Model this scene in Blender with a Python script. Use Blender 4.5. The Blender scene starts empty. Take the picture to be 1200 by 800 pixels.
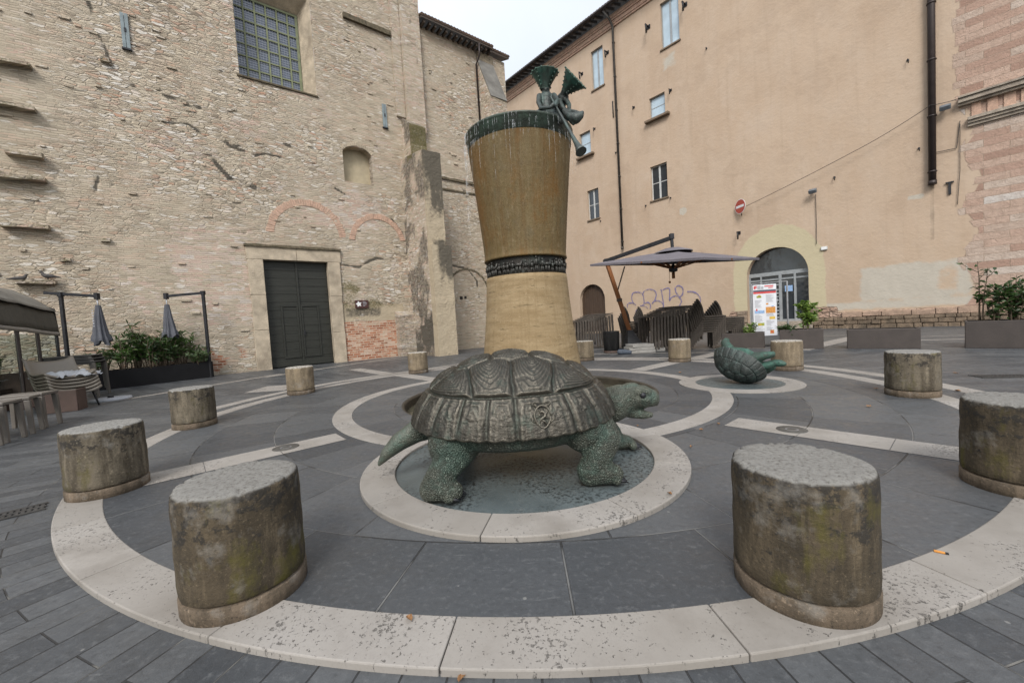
import bpy, bmesh, math, random
import numpy as np
from mathutils import Vector, Matrix
R = math.radians
random.seed(7)
RNG = np.random.default_rng(7)
SC = bpy.context.scene
COL = SC.collection
SCALE = 0.6           # everything below is laid out in units of 0.6 m and scaled once at the end

# ------------------------------------------------------------------ survey of the place (camera solve)
FPX, PITCH, ROLL, EYE = 467.9, R(2.826), R(-3.399), 1.6
_cp, _sp, _cr, _sr = math.cos(PITCH), math.sin(PITCH), math.cos(ROLL), math.sin(ROLL)
FWD = np.array([0, _cp, -_sp]); UP0 = np.array([0, _sp, _cp]); RT0 = np.array([1.0, 0, 0])
RT = _cr*RT0 + _sr*UP0; UP = -_sr*RT0 + _cr*UP0
CAM = np.array([0, 0, EYE])
def ray(x, y): return RT*(x-600)/FPX - UP*(y-400)/FPX + FWD
def gnd(x, y, z=0.0):
    d = ray(x, y); return CAM + d*(z-EYE)/d[2]
def atY(x, y, Y):
    d = ray(x, y); return CAM + d*Y/d[1]
class Frame:
    """vertical wall frame: local x along the wall, local y into the wall, z up"""
    def __init__(s, a, d):
        s.a = np.array(a, float); s.d = np.array(d, float)/np.hypot(*d); s.n = np.array([-s.d[1], s.d[0]])
        s.ang = math.atan2(s.d[1], s.d[0])
    def hit(s, x, y, off=0.0):
        d = ray(x, y); t = (s.n@s.a + off)/(s.n@d[:2]); P = CAM + d*t
        return float((P[:2]-s.a)@s.d), float(P[2])
    def world(s, u, y, z=0.0):
        p = s.a + s.d*u + s.n*y; return np.array([p[0], p[1], z])
    def local(s, P):
        q = np.array(P[:2])-s.a; return float(q@s.d), float(q@s.n)
CH = Frame((-13.65, 18.1), (.788, .615))
PK = Frame((20.61, 24.98), (.65, -.76))
PC = np.array([.395, 8.676])          # centre of the paved circle

# ------------------------------------------------------------------ scene helpers
def tag(o, label=None, cat=None, group=None, kind=None):
    if label: o['label'] = label
    if cat: o['category'] = cat
    if group: o['group'] = group
    if kind: o['kind'] = kind
    return o
def thing(name, label, cat, loc=(0, 0, 0), rz=0.0, group=None):
    o = bpy.data.objects.new(name, None); COL.objects.link(o)
    o.location = tuple(float(v) for v in loc); o.rotation_euler = (0, 0, rz); o.empty_display_size = .2
    return tag(o, label, cat, group)
def link(name, me, m, parent=None):
    o = bpy.data.objects.new(name, me); COL.objects.link(o)
    if m is not None:
        me.materials.clear(); me.materials.append(m)
    if parent is not None: o.parent = parent
    return o
def kids(o): return [c for c in bpy.data.objects if c.parent == o]
def copy_tree(o, parent=None):
    c = o.copy(); COL.objects.link(c); c.parent = parent
    for ch in kids(o): copy_tree(ch, c)
    return c
class MB:
    def __init__(s): s.v = []; s.f = []; s.sm = []
    def add(s, V, F, smooth=False):
        b = len(s.v); s.v += [tuple(float(c) for c in p) for p in V]
        for f in F: s.f.append(tuple(b+i for i in f)); s.sm.append(smooth)
        return s
    def box(s, c, d, rz=0.0, M=None, taper=1.0):
        x, y, z = [k/2 for k in d]; V = []
        for dz in (-1, 1):
            k = taper if dz > 0 else 1
            for dx, dy in ((-1, -1), (1, -1), (1, 1), (-1, 1)): V.append(Vector((dx*x*k, dy*y*k, dz*z)))
        if rz: Mr = Matrix.Rotation(rz, 3, 'Z'); V = [Mr@v for v in V]
        if M is not None: V = [M@v for v in V]
        V = [v+Vector([float(k) for k in c]) for v in V]
        return s.add(V, [(3, 2, 1, 0), (4, 5, 6, 7), (0, 1, 5, 4), (1, 2, 6, 5), (2, 3, 7, 6), (3, 0, 4, 7)])
    def span(s, a, b):
        return s.box([(a[i]+b[i])/2 for i in range(3)], [abs(b[i]-a[i]) for i in range(3)])
    def bar(s, a, b, w, h, up=(0, 0, 1)):
        a, b = Vector([float(k) for k in a]), Vector([float(k) for k in b]); d = (b-a); L = d.length; d.normalize()
        upv = Vector(up); x = d.cross(upv)
        if x.length < 1e-3: x = d.cross(Vector((1, 0, 0)))
        x.normalize(); y = x.cross(d); M = Matrix((x, d, y)).transposed()
        return s.box((a+b)/2, (w, L, h), M=M)
    def tube(s, pts, r, n=10, cap=True):
        P = [Vector([float(k) for k in p]) for p in pts]; rs = r if isinstance(r, (list, tuple, np.ndarray)) else [r]*len(P)
        V = []; F = []; t0 = (P[1]-P[0]).normalized()
        x = t0.cross(Vector((0, 0, 1)))
        if x.length < 1e-2: x = t0.cross(Vector((1, 0, 0)))
        x.normalize()
        for i, p in enumerate(P):
            t = (P[min(i+1, len(P)-1)]-P[max(i-1, 0)]).normalized()
            x = (x-t*x.dot(t)).normalized(); y = t.cross(x)
            for k in range(n):
                a = 2*math.pi*k/n; V.append(p+(x*math.cos(a)+y*math.sin(a))*rs[i])
        for i in range(len(P)-1):
            for k in range(n):
                k2 = (k+1) % n; F.append((i*n+k, i*n+k2, (i+1)*n+k2, (i+1)*n+k))
        s.add(V, F, True)
        if cap:
            b = len(s.v)-len(V)
            s.f.append(tuple(b+k for k in reversed(range(n)))); s.sm.append(False)
            s.f.append(tuple(b+(len(P)-1)*n+k for k in range(n))); s.sm.append(False)
        return s
    def lathe(s, prof, n=48, c=(0, 0, 0), smooth=True, a0=0.0, a1=2*math.pi):
        full = abs(a1-a0-2*math.pi) < 1e-6; m = n if full else n+1; V = []; F = []
        for r, z in prof:
            for k in range(m):
                a = a0+(a1-a0)*k/n; V.append((c[0]+r*math.cos(a), c[1]+r*math.sin(a), c[2]+z))
        for i in range(len(prof)-1):
            for k in range(n):
                k2 = (k+1) % m; F.append((i*m+k, i*m+k2, (i+1)*m+k2, (i+1)*m+k))
        return s.add(V, F, smooth)
    def disc(s, c, r, n=40):
        return s.add([(c[0]+r*math.cos(2*math.pi*k/n), c[1]+r*math.sin(2*math.pi*k/n), c[2]) for k in range(n)], [tuple(range(n))])
    def mesh(s, name):
        me = bpy.data.meshes.new(name); me.from_pydata(s.v, [], s.f); me.update()
        me.polygons.foreach_set('use_smooth', s.sm); return me
    def build(s, name, m, parent=None, bevel=0.0, seg=2):
        me = s.mesh(name)
        if bevel > 0:
            bm = bmesh.new(); bm.from_mesh(me)
            bmesh.ops.remove_doubles(bm, verts=bm.verts, dist=1e-5)
            ed = [e for e in bm.edges if len(e.link_faces) == 2 and e.calc_face_angle(0) > R(38)]
            bmesh.ops.bevel(bm, geom=ed, offset=bevel, segments=seg, affect='EDGES', profile=.5, clamp_overlap=True)
            bm.to_mesh(me); bm.free()
        return link(name, me, m, parent)
def bake(o):
    """turn an object's modifiers into a plain mesh"""
    dg = bpy.context.evaluated_depsgraph_get(); dg.update()
    me = bpy.data.meshes.new_from_object(o.evaluated_get(dg)); o.modifiers.clear(); o.data = me
    return o
def organic(name, chains, m, parent, vox=.02, smooth=6, extra=None):
    """one continuous body grown round chains of (x, y, z, radius)"""
    mb = MB()
    for ch in chains:
        P = np.array([c[:3] for c in ch], float); r = np.array([c[3] for c in ch], float)
        if len(ch) == 1: P = np.vstack([P, P+[0, 0, 1e-3]]); r = np.r_[r, r]
        for i in range(len(P)-1):
            L = np.linalg.norm(P[i+1]-P[i]); n = max(2, int(L/(.3*min(r[i], r[i+1])+1e-6)))
            for t in np.linspace(0, 1, n):
                p = P[i]*(1-t)+P[i+1]*t; rr = r[i]*(1-t)+r[i+1]*t
                prof = [(rr*math.cos(a), rr*math.sin(a)) for a in np.linspace(-math.pi/2, math.pi/2, 9)]
                prof[0] = (1e-4, -rr); prof[-1] = (1e-4, rr)
                mb.lathe(prof, 14, p)
                b = len(mb.v)-9*14
                mb.f.append(tuple(b+k for k in reversed(range(14)))); mb.sm.append(True)
                mb.f.append(tuple(b+8*14+k for k in range(14))); mb.sm.append(True)
    if extra: extra(mb)
    o = mb.build(name, m, parent)
    rm = o.modifiers.new('r', 'REMESH'); rm.mode = 'VOXEL'; rm.voxel_size = vox; rm.use_smooth_shade = True
    sm = o.modifiers.new('s', 'SMOOTH'); sm.factor = .5; sm.iterations = smooth
    bake(o); o.data.materials.clear(); o.data.materials.append(m)
    o.data.polygons.foreach_set('use_smooth', [True]*len(o.data.polygons))
    return o

# ------------------------------------------------------------------ value noise in numpy
_H = RNG.random((256, 256))
def vnoise(x, y):
    xi = np.floor(x).astype(int); yi = np.floor(y).astype(int); fx = x-xi; fy = y-yi
    fx = fx*fx*(3-2*fx); fy = fy*fy*(3-2*fy)
    h = lambda i, j: _H[i % 256, j % 256]
    return (h(xi, yi)*(1-fx)+h(xi+1, yi)*fx)*(1-fy)+(h(xi, yi+1)*(1-fx)+h(xi+1, yi+1)*fx)*fy
def fbm(x, y, o=4):
    s = 0; a = .5; t = 0
    for k in range(o): s = s+a*vnoise(x*2**k+17.3*k, y*2**k+9.1*k); t += a; a *= .5
    return s/t
def sstep(a, b, x):
    t = np.clip((x-a)/(b-a), 0, 1); return t*t*(3-2*t)

# ------------------------------------------------------------------ material nodes
class N:
    def __init__(s, name):
        s.m = bpy.data.materials.new(name); s.m.use_nodes = True; s.t = s.m.node_tree; s.t.nodes.clear()
        s.out = s.t.nodes.new('ShaderNodeOutputMaterial'); s.tc = s.t.nodes.new('ShaderNodeTexCoord')
        s.geo = s.t.nodes.new('ShaderNodeNewGeometry'); s.obj = s.tc.outputs['Object']
    def new(s, k): return s.t.nodes.new(k)
    def put(s, sock, v):
        if v is None: return
        if hasattr(v, 'is_output'): s.t.links.new(v, sock)
        elif isinstance(v, (int, float)): sock.default_value = ([v]*3 if sock.type == 'VECTOR' else ([v]*3+[1] if sock.type == 'RGBA' else v))
        else:
            v = list(v); sock.default_value = v+[1.0] if (sock.type == 'RGBA' and len(v) == 3) else v
    def math(s, op, a, b=0.0, clamp=False):
        n = s.new('ShaderNodeMath'); n.operation = op; n.use_clamp = clamp; s.put(n.inputs[0], a); s.put(n.inputs[1], b); return n.outputs[0]
    def map(s, v, scale=(1, 1, 1), loc=(0, 0, 0), rot=(0, 0, 0)):
        n = s.new('ShaderNodeMapping'); s.put(n.inputs[0], v); n.inputs[1].default_value = loc; n.inputs[2].default_value = rot; n.inputs[3].default_value = scale; return n.outputs[0]
    def noise(s, v, sc=1.0, det=5.0, rough=.55, dist=0.0, col=False):
        n = s.new('ShaderNodeTexNoise'); s.put(n.inputs['Vector'], v); n.inputs['Scale'].default_value = sc; n.inputs['Detail'].default_value = det
        n.inputs['Roughness'].default_value = rough; n.inputs['Distortion'].default_value = dist; return n.outputs['Color' if col else 'Fac']
    def vor(s, v, sc=1.0, feat='F1', rnd=1.0):
        n = s.new('ShaderNodeTexVoronoi'); n.feature = feat; s.put(n.inputs['Vector'], v); n.inputs['Scale'].default_value = sc; n.inputs['Randomness'].default_value = rnd; return n
    def brick(s, v, w, h, mortar=.02, offset=.5, c1=(0, 0, 0), c2=(1, 1, 1), sq=1.0, smooth=.1):
        n = s.new('ShaderNodeTexBrick'); s.put(n.inputs['Vector'], v); n.inputs['Scale'].default_value = 1; n.offset = offset; n.squash = sq
        n.inputs['Brick Width'].default_value = w; n.inputs['Row Height'].default_value = h; n.inputs['Mortar Size'].default_value = mortar
        n.inputs['Mortar Smooth'].default_value = smooth
        n.inputs['Color1'].default_value = (*c1, 1); n.inputs['Color2'].default_value = (*c2, 1); n.inputs['Mortar'].default_value = (.5, .5, .5, 1); return n
    def ramp(s, f, stops, mode='LINEAR'):
        n = s.new('ShaderNodeValToRGB'); s.put(n.inputs[0], f); e = n.color_ramp.elements; n.color_ramp.interpolation = mode
        while len(e) < len(stops): e.new(1.0)
        for k, (p, c) in zip(e, stops): k.position = p; k.color = (*c, 1) if not isinstance(c, (int, float)) else (c, c, c, 1)
        return n.outputs[0]
    def rng(s, f, a, b, c=0.0, d=1.0, smooth=False):
        n = s.new('ShaderNodeMapRange'); n.interpolation_type = 'SMOOTHSTEP' if smooth else 'LINEAR'; s.put(n.inputs[0], f)
        for i, k in enumerate((a, b, c, d)): s.put(n.inputs[i+1], k)
        return n.outputs[0]
    def mix(s, f, a, b, mode='MIX'):
        n = s.new('ShaderNodeMix'); n.data_type = 'RGBA'; n.blend_type = mode; s.put(n.inputs[0], f); s.put(n.inputs[6], a); s.put(n.inputs[7], b); return n.outputs[2]
    def attr(s, name):
        n = s.new('ShaderNodeAttribute'); n.attribute_name = name; return n.outputs['Fac']
    def sep(s, v):
        n = s.new('ShaderNodeSeparateXYZ'); s.put(n.inputs[0], v); return n.outputs
    def comb(s, x=0.0, y=0.0, z=0.0):
        n = s.new('ShaderNodeCombineXYZ'); s.put(n.inputs[0], x); s.put(n.inputs[1], y); s.put(n.inputs[2], z); return n.outputs[0]
    def vadd(s, a, b, op='ADD'):
        n = s.new('ShaderNodeVectorMath'); n.operation = op; s.put(n.inputs[0], a); s.put(n.inputs[1], b); return n.outputs[0]
    def vscale(s, a, k):
        n = s.new('ShaderNodeVectorMath'); n.operation = 'SCALE'; s.put(n.inputs[0], a); n.inputs['Scale'].default_value = k; return n.outputs[0]
    def rand(s):
        n = s.new('ShaderNodeObjectInfo'); return n.outputs['Random']
    def bump(s, h, dist=.02, strength=1.0, nrm=None):
        n = s.new('ShaderNodeBump'); n.inputs['Strength'].default_value = strength; n.inputs['Distance'].default_value = dist; s.put(n.inputs['Height'], h)
        if nrm is not None: s.put(n.inputs['Normal'], nrm)
        return n.outputs[0]
    def bsdf(s, col, rough=.8, metal=0.0, nrm=None, spec=.5, trans=0.0, alpha=None, coat=0.0):
        p = s.new('ShaderNodeBsdfPrincipled'); s.put(p.inputs['Base Color'], col); s.put(p.inputs['Roughness'], rough); s.put(p.inputs['Metallic'], metal)
        p.inputs['Specular IOR Level'].default_value = spec; p.inputs['Transmission Weight'].default_value = trans
        if coat: p.inputs['Coat Weight'].default_value = coat
        if nrm is not None: s.put(p.inputs['Normal'], nrm)
        if alpha is not None: s.put(p.inputs['Alpha'], alpha)
        s.t.links.new(p.outputs[0], s.out.inputs[0]); return s.m

# ================================================================== MATERIALS
def simple(name, col, rough=.7, metal=0.0, var=.25, sc=6.0, bump=.0, spec=.5, dirt=None, coat=0.0):
    n = N(name); a = n.noise(n.obj, sc, 6, .6)
    c = n.mix(n.rng(a, .3, .7), [k*(1-var) for k in col], [min(1, k*(1+var)) for k in col])
    if dirt: c = n.mix(n.rng(n.noise(n.obj, sc*.35, 5, .65), .5, .72, 0, .8), c, dirt)
    b = n.bump(n.noise(n.obj, sc*8, 4, .6), bump) if bump else None
    return n.bsdf(c, n.rng(a, .2, .8, max(.02, rough-.1), min(1, rough+.1)), metal, b, spec, coat=coat)

def m_church():
    n = N('church_rubble_stone'); x, y, z = n.sep(n.obj)
    h = n.math('ADD', x, y); v0 = n.comb(h, z, 0)
    w = n.noise(v0, 1.7, 3, .5, col=True); w = n.vadd(w, (.5, .5, .5), 'SUBTRACT')
    w2 = n.vadd(n.noise(v0, 9, 2, .5, col=True), (.5, .5, .5), 'SUBTRACT')
    v = n.vadd(n.vadd(v0, n.vscale(w, .22)), n.vscale(w2, .05))
    # rubble: flat stones in rough courses
    vs = n.map(v, (3.3, 11.5, 1))
    A = n.vor(vs, 1.0, 'F1', .85); E = n.vor(vs, 1.0, 'DISTANCE_TO_EDGE', .85)
    rc = n.sep(A.outputs['Color'])
    edge = E.outputs['Distance']
    stone = n.ramp(rc[0], [(0, (.24, .20, .155)), (.12, (.36, .305, .235)), (.30, (.48, .415, .32)), (.50, (.54, .475, .375)), (.62, (.50, .375, .285)), (.72, (.47, .29, .205)), (.77, (.40, .355, .30)), (.86, (.56, .50, .43)), (.93, (.64, .60, .54)), (1, (.70, .67, .62))])
    # thin brick-like courses
    vb = n.vadd(n.vadd(v0, n.vscale(w, .10)), n.vscale(w2, .02))
    B = n.brick(vb, .42, .088, .012, .5, smooth=.4)
    bc = n.sep(B.outputs['Color'])[0]
    thin = n.ramp(bc, [(0, (.33, .28, .215)), (.35, (.51, .445, .345)), (.6, (.45, .385, .295)), (.82, (.50, .385, .295)), (1, (.59, .53, .44))])
    zone = n.rng(n.noise(n.comb(h, n.math('MULTIPLY', z, 1.5), 3), .16, 4, .6), .44, .60)
    mort = n.mix(n.noise(v0, 1.1, 5, .6), (.60, .535, .425), (.47, .41, .315))
    mort = n.mix(n.rng(n.noise(v0, .5, 5, .65), .52, .66, 0, .5), mort, (.52, .41, .325))
    mz = n.rng(n.noise(v0, .55, 5, .65), .38, .62)                   # how far the mortar smears over the stones
    me = n.rng(edge, n.rng(mz, 0, 1, .012, .05), n.rng(mz, 0, 1, .05, .20), 1, 0, True)
    rub = n.mix(n.math('MULTIPLY', me, .92), stone, mort)
    rub = n.mix(n.math('MULTIPLY', mz, n.rng(rc[1], .25, .6, .55, .05)), rub, mort)
    rub = n.mix(n.math('MULTIPLY', n.rng(edge, .035, .008), n.rng(mz, .75, .25, .1, .75)), rub, (.17, .135, .10))
    mb = n.math('MULTIPLY', B.outputs['Fac'], .85)
    thn = n.mix(mb, thin, mort)
    thn = n.mix(n.math('MULTIPLY', mz, .25), thn, mort); thn = n.mix(n.math('MULTIPLY', n.rng(B.outputs['Fac'], .5, 1), n.rng(n.noise(v0, 1.9, 5, .65), .42, .6, 0, .55)), thn, (.20, .165, .12))
    c = n.mix(zone, rub, thn)
    pk = n.attr('pinkz')
    pinkb = n.brick(n.vadd(v0, n.vscale(w2, .06)), .5, .2, .016, .5, smooth=.3)
    pinkc = n.mix(pinkb.outputs['Fac'], n.ramp(n.sep(pinkb.outputs['Color'])[0], [(0, (.50, .375, .305)), (.4, (.57, .45, .375)), (.75, (.50, .435, .37)), (1, (.60, .54, .49))]), mort)
    c = n.mix(n.rng(n.math('ADD', pk, n.math('MULTIPLY', n.math('SUBTRACT', rc[2], .5), .7)), .45, .6), c, pinkc)
    # broad tone and weathering
    t = n.noise(n.comb(h, n.math('MULTIPLY', z, .6), 0), .22, 6, .62)
    c = n.mix(n.rng(t, .35, .68, 0, .5), c, n.mix(1, c, (.86, .83, .79), 'MULTIPLY'))
    spk = n.rng(n.noise(v, 14, 6, .7), .60, .75, 0, .55)
    c = n.mix(spk, c, (.27, .215, .16))
    wsp = n.math('MULTIPLY', n.rng(rc[1], .93, .94), n.rng(edge, .06, .11))
    c = n.mix(n.math('MULTIPLY', wsp, .7), c, (.68, .64, .57))
    # red brick patch
    RB = n.brick(n.vadd(v0, n.vscale(w2, .015)), .40, .125, .016, .5, smooth=.2)
    rbc = n.mix(RB.outputs['Fac'], n.ramp(n.sep(RB.outputs['Color'])[0], [(0, (.24, .085, .045)), (.4, (.40, .165, .09)), (.7, (.44, .235, .155)), (1, (.54, .40, .31))]), (.50, .43, .34))
    rbc = n.mix(n.rng(n.noise(v0, 2.2, 5, .7), .50, .66), rbc, (.50, .40, .30))
    c = n.mix(n.rng(n.attr('brick'), .4, .6), c, rbc)
    pl = n.mix(n.noise(v0, 2.5, 6, .6), (.48, .41, .30), (.35, .29, .205))
    c = n.mix(n.rng(n.attr('plaster'), .35, .65), c, pl)
    c = n.mix(n.attr('pale'), c, (.66, .63, .57))
    dk = n.attr('dark'); dkn = n.rng(n.math('ADD', dk, n.math('MULTIPLY', n.math('SUBTRACT', n.noise(v0, 6, 6, .7), .5), .9)), .45, .8)
    c = n.mix(n.math('MULTIPLY', dkn, .9), c, n.mix(n.noise(v0, 20, 4, .6), (.045, .042, .036), (.11, .10, .08)))
    ms = n.attr('moss'); msn = n.rng(n.math('ADD', ms, n.math('MULTIPLY', n.math('SUBTRACT', n.noise(v0, 9, 5, .7), .5), 1.0)), .5, .75)
    c = n.mix(n.math('MULTIPLY', msn, .8), c, (.105, .095, .03))
    flat = n.math('MAXIMUM', n.attr('plaster'), n.math('MULTIPLY', n.attr('brick'), .8))
    hs = n.mix(zone, n.rng(edge, .01, .11, 0, 1, True), n.math('SUBTRACT', 1.0, B.outputs['Fac']))
    hs = n.math('ADD', n.math('MULTIPLY', hs, .8), n.math('MULTIPLY', rc[1], .28))
    hs = n.math('ADD', hs, n.math('MULTIPLY', n.noise(v, 22, 5, .7), .35))
    hs = n.math('SUBTRACT', hs, n.math('MULTIPLY', dk, .8))
    hs = n.mix(flat, hs, n.noise(v0, 8, 6, .65))
    return n.bsdf(c, .92, 0, n.bump(hs, .04, .8), .25)

def m_plaster():
    n = N('peach_plaster'); x, y, z = n.sep(n.obj); v0 = n.comb(n.math('ADD', x, n.math('MULTIPLY', y, 1.0)), z, 0)
    t = n.noise(v0, .16, 6, .6); t2 = n.noise(n.map(v0, (.9, .35, 1)), 1, 7, .65); t3 = n.noise(v0, 6, 5, .65)
    c = n.mix(n.rng(t, .36, .64), (.50, .388, .288), (.462, .350, .255))
    c = n.mix(n.rng(t2, .42, .72, 0, .45), c, (.53, .435, .345))
    c = n.mix(n.rng(t3, .55, .8, 0, .3), c, (.355, .27, .195))
    strk = n.noise(n.map(v0, (2.4, .10, 1)), 1, 6, .6)
    c = n.mix(n.rng(strk, .54, .74, 0, .35), c, (.38, .285, .205))
    blot = n.noise(n.vadd(v0, n.vscale(n.noise(v0, .6, 2, .5, col=True), 1.5)), .30, 6, .68); c = n.mix(n.rng(blot, .52, .60, 0, .28), c, (.37, .275, .20)); c = n.mix(n.rng(blot, .42, .36, 0, .3), c, (.52, .425, .34))
    low = n.rng(z, 7, .5, 0, 1, True)
    c = n.mix(n.math('MULTIPLY', low, n.rng(n.noise(v0, .8, 6, .65), .36, .6, .1, .7)), c, (.43, .33, .235))
    e = n.math('MULTIPLY', n.math('SUBTRACT', n.noise(v0, 1.6, 5, .65), .5), .55)
    c = n.mix(n.rng(n.math('ADD', n.attr('yellow'), e), .46, .54), c, n.mix(t2, (.52, .462, .315), (.47, .41, .275)))
    c = n.mix(n.rng(n.math('ADD', n.attr('whitewash'), n.math('MULTIPLY', e, 1.5)), .40, .62, 0, .9), c, n.mix(n.rng(t2, .3, .7), (.50, .47, .405), (.43, .40, .34)))
    # exposed masonry
    w2 = n.vadd(n.noise(v0, 5, 3, .5, col=True), (.5, .5, .5), 'SUBTRACT'); vb = n.vadd(v0, n.vscale(w2, .06))
    def msn(w, h, mo, st, mc):
        B = n.brick(vb, w, h, mo, .42, smooth=.3); r = n.sep(B.outputs['Color'])[0]
        cc = n.ramp(r, st); cc = n.mix(n.rng(n.noise(v0, 3.5, 7, .72), .42, .72, 0, .6), cc, (.27, .19, .145))
        return n.mix(B.outputs['Fac'], cc, mc), B
    s1, B1 = msn(1.45, .36, .012, [(0, (.34, .22, .17)), (.3, (.44, .30, .235)), (.5, (.50, .365, .29)), (.72, (.46, .35, .28)), (.9, (.52, .43, .36)), (1, (.58, .54, .50))], (.42, .32, .245))
    sm = n.rng(n.math('ADD', n.attr('stone'), n.math('MULTIPLY', e, .9)), .47, .53)
    stepn = n.math('MULTIPLY', n.math('SUBTRACT', n.sep(n.brick(v0, 1.45, .36, 0, .42).outputs['Color'])[0], .5), .5)
    sm = n.rng(n.math('ADD', n.math('ADD', n.attr('stone'), n.math('MULTIPLY', e, .35)), stepn), .47, .53)
    c = n.mix(sm, c, s1)
    s2, B2 = msn(1.3, .34, .03, [(0, (.33, .22, .16)), (.5, (.44, .31, .24)), (1, (.5, .38, .3))], (.13, .10, .075))
    s3 = n.vor(n.map(vb, (2.6, 6.5, 1)), 1, 'DISTANCE_TO_EDGE')
    s3c = n.mix(n.rng(s3.outputs['Distance'], .02, .12), (.08, .065, .05), n.mix(n.noise(v0, 3, 5, .6), (.30, .22, .16), (.20, .15, .11)))
    s23 = n.mix(n.rng(z, .60, .66), s3c, s2)
    bm = n.rng(n.math('ADD', n.attr('basestone'), n.math('MULTIPLY', e, .5)), .46, .54)
    c = n.mix(bm, c, s23)
    dk = n.attr('dark'); c = n.mix(n.math('MULTIPLY', n.rng(n.math('ADD', dk, e), .4, .8), .7), c, (.10, .08, .06))
    red = n.attr('redbrick'); RB = n.brick(v0, .3, .085, .012); rc = n.mix(RB.outputs['Fac'], n.mix(n.sep(RB.outputs['Color'])[0], (.26, .12, .075), (.40, .22, .15)), (.36, .29, .22))
    c = n.mix(n.rng(red, .4, .6), c, rc)
    h = n.math('ADD', n.math('MULTIPLY', t3, .25), n.math('MULTIPLY', n.noise(v0, .9, 4, .6), .5))
    hm = n.math('ADD', n.math('SUBTRACT', 1.0, B1.outputs['Fac']), n.math('MULTIPLY', n.noise(v0, 9, 6, .7), .7))
    h = n.mix(sm, h, n.math('SUBTRACT', hm, .8)); h = n.mix(bm, h, n.rng(s3.outputs['Distance'], 0, .25))
    return n.bsdf(c, .9, 0, n.bump(h, .05, .8), .25)

def polar(n):
    x, y, z = n.sep(n.obj); r = n.math('SQRT', n.math('ADD', n.math('MULTIPLY', x, x), n.math('MULTIPLY', y, y)))
    return x, y, r, n.math('ARCTAN2', y, x)
def slate_base(n, rnd, dark=1.0):
    f1 = n.noise(n.obj, 1.3, 6, .62); f2 = n.noise(n.obj, 22, 6, .7); f3 = n.noise(n.obj, 5, 5, .6)
    c = n.mix(n.rng(f1, .3, .7), [k*dark for k in (.042, .046, .050)], [k*dark for k in (.074, .079, .084)])
    c = n.mix(.72, c, n.mix(rnd, [k*dark for k in (.040, .044, .049)], [k*dark for k in (.096, .101, .105)]))
    c = n.mix(n.rng(f2, .54, .72, 0, .55), c, (.15, .155, .158)); c = n.mix(n.rng(f2, .46, .30, 0, .6), c, (.035, .037, .039))
    scr = n.noise(n.map(n.obj, (1.2, 7, 1), rot=(0, 0, .7)), 2.0, 7, .75); c = n.mix(n.rng(scr, .63, .70, 0, .5), c, (.19, .195, .195))
    c = n.mix(n.rng(f3, .58, .75, 0, .4), c, [k*dark for k in (.046, .048, .052)])
    c = n.mix(n.rng(n.noise(n.obj, .7, 7, .7), .55, .75, 0, .3), c, (.115, .112, .105))
    sp = n.vor(n.obj, 5.0); c = n.mix(n.math('MULTIPLY', n.rng(sp.outputs['Distance'], .07, .05), n.rng(n.sep(sp.outputs['Color'])[0], .86, .88)), c, (.17, .17, .165))
    return c, f1, f2, f3
def m_slate_in():
    n = N('slate_slabs'); x, y, r, th = polar(n)
    v = n.comb(n.math('MULTIPLY', th, 6.0), n.math('ADD', r, n.math('MULTIPLY', n.noise(n.obj, .5, 1), .02)), 0)
    B = n.brick(v, 1.02, .98, .009, .37, smooth=.5); rnd = n.sep(B.outputs['Color'])[0]
    c, f1, f2, f3 = slate_base(n, rnd)
    jc = n.mix(n.rng(n.noise(n.obj, 1.3, 3), .44, .54), (.018, .018, .018), (.15, .15, .145))
    c = n.mix(n.math('MULTIPLY', B.outputs['Fac'], .85), c, jc)
    h = n.math('SUBTRACT', n.math('ADD', n.math('MULTIPLY', f2, .25), n.math('MULTIPLY', f3, .5)), B.outputs['Fac'])
    return n.bsdf(c, n.rng(f3, .3, .7, .34, .62), 0, n.bump(h, .010, .9), .5)
def m_slate_out():
    n = N('slate_planks'); x, y, r, th = polar(n)
    v = n.comb(n.math('ADD', r, n.math('MULTIPLY', n.noise(n.obj, .8, 1), .05)), n.math('ADD', n.math('MULTIPLY', th, 7.4), n.math('MULTIPLY', n.noise(n.obj, 1.1, 1), .03)), 0)
    B = n.brick(v, 1.1, .235, .006, .43, smooth=.4)
    v2 = n.map(n.obj, rot=(0, 0, R(38))); B2 = n.brick(v2, 1.2, .30, .008, .43, smooth=.4)
    far = n.rng(r, 12.0, 12.01)
    fac = n.mix(far, B.outputs['Fac'], B2.outputs['Fac']); rnd = n.sep(n.mix(far, B.outputs['Color'], B2.outputs['Color']))[0]
    c, f1, f2, f3 = slate_base(n, rnd, 1.0)
    c = n.mix(n.math('MULTIPLY', fac, .9), c, n.mix(n.rng(n.noise(n.obj, 1.4, 3), .55, .6), (.022, .022, .022), (.17, .165, .15)))
    h = n.math('SUBTRACT', n.math('ADD', n.math('MULTIPLY', f2, .25), n.math('MULTIPLY', f3, .6)), fac)
    return n.bsdf(c, n.rng(f3, .3, .7, .36, .62), 0, n.bump(h, .012, .9), .5)
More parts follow.
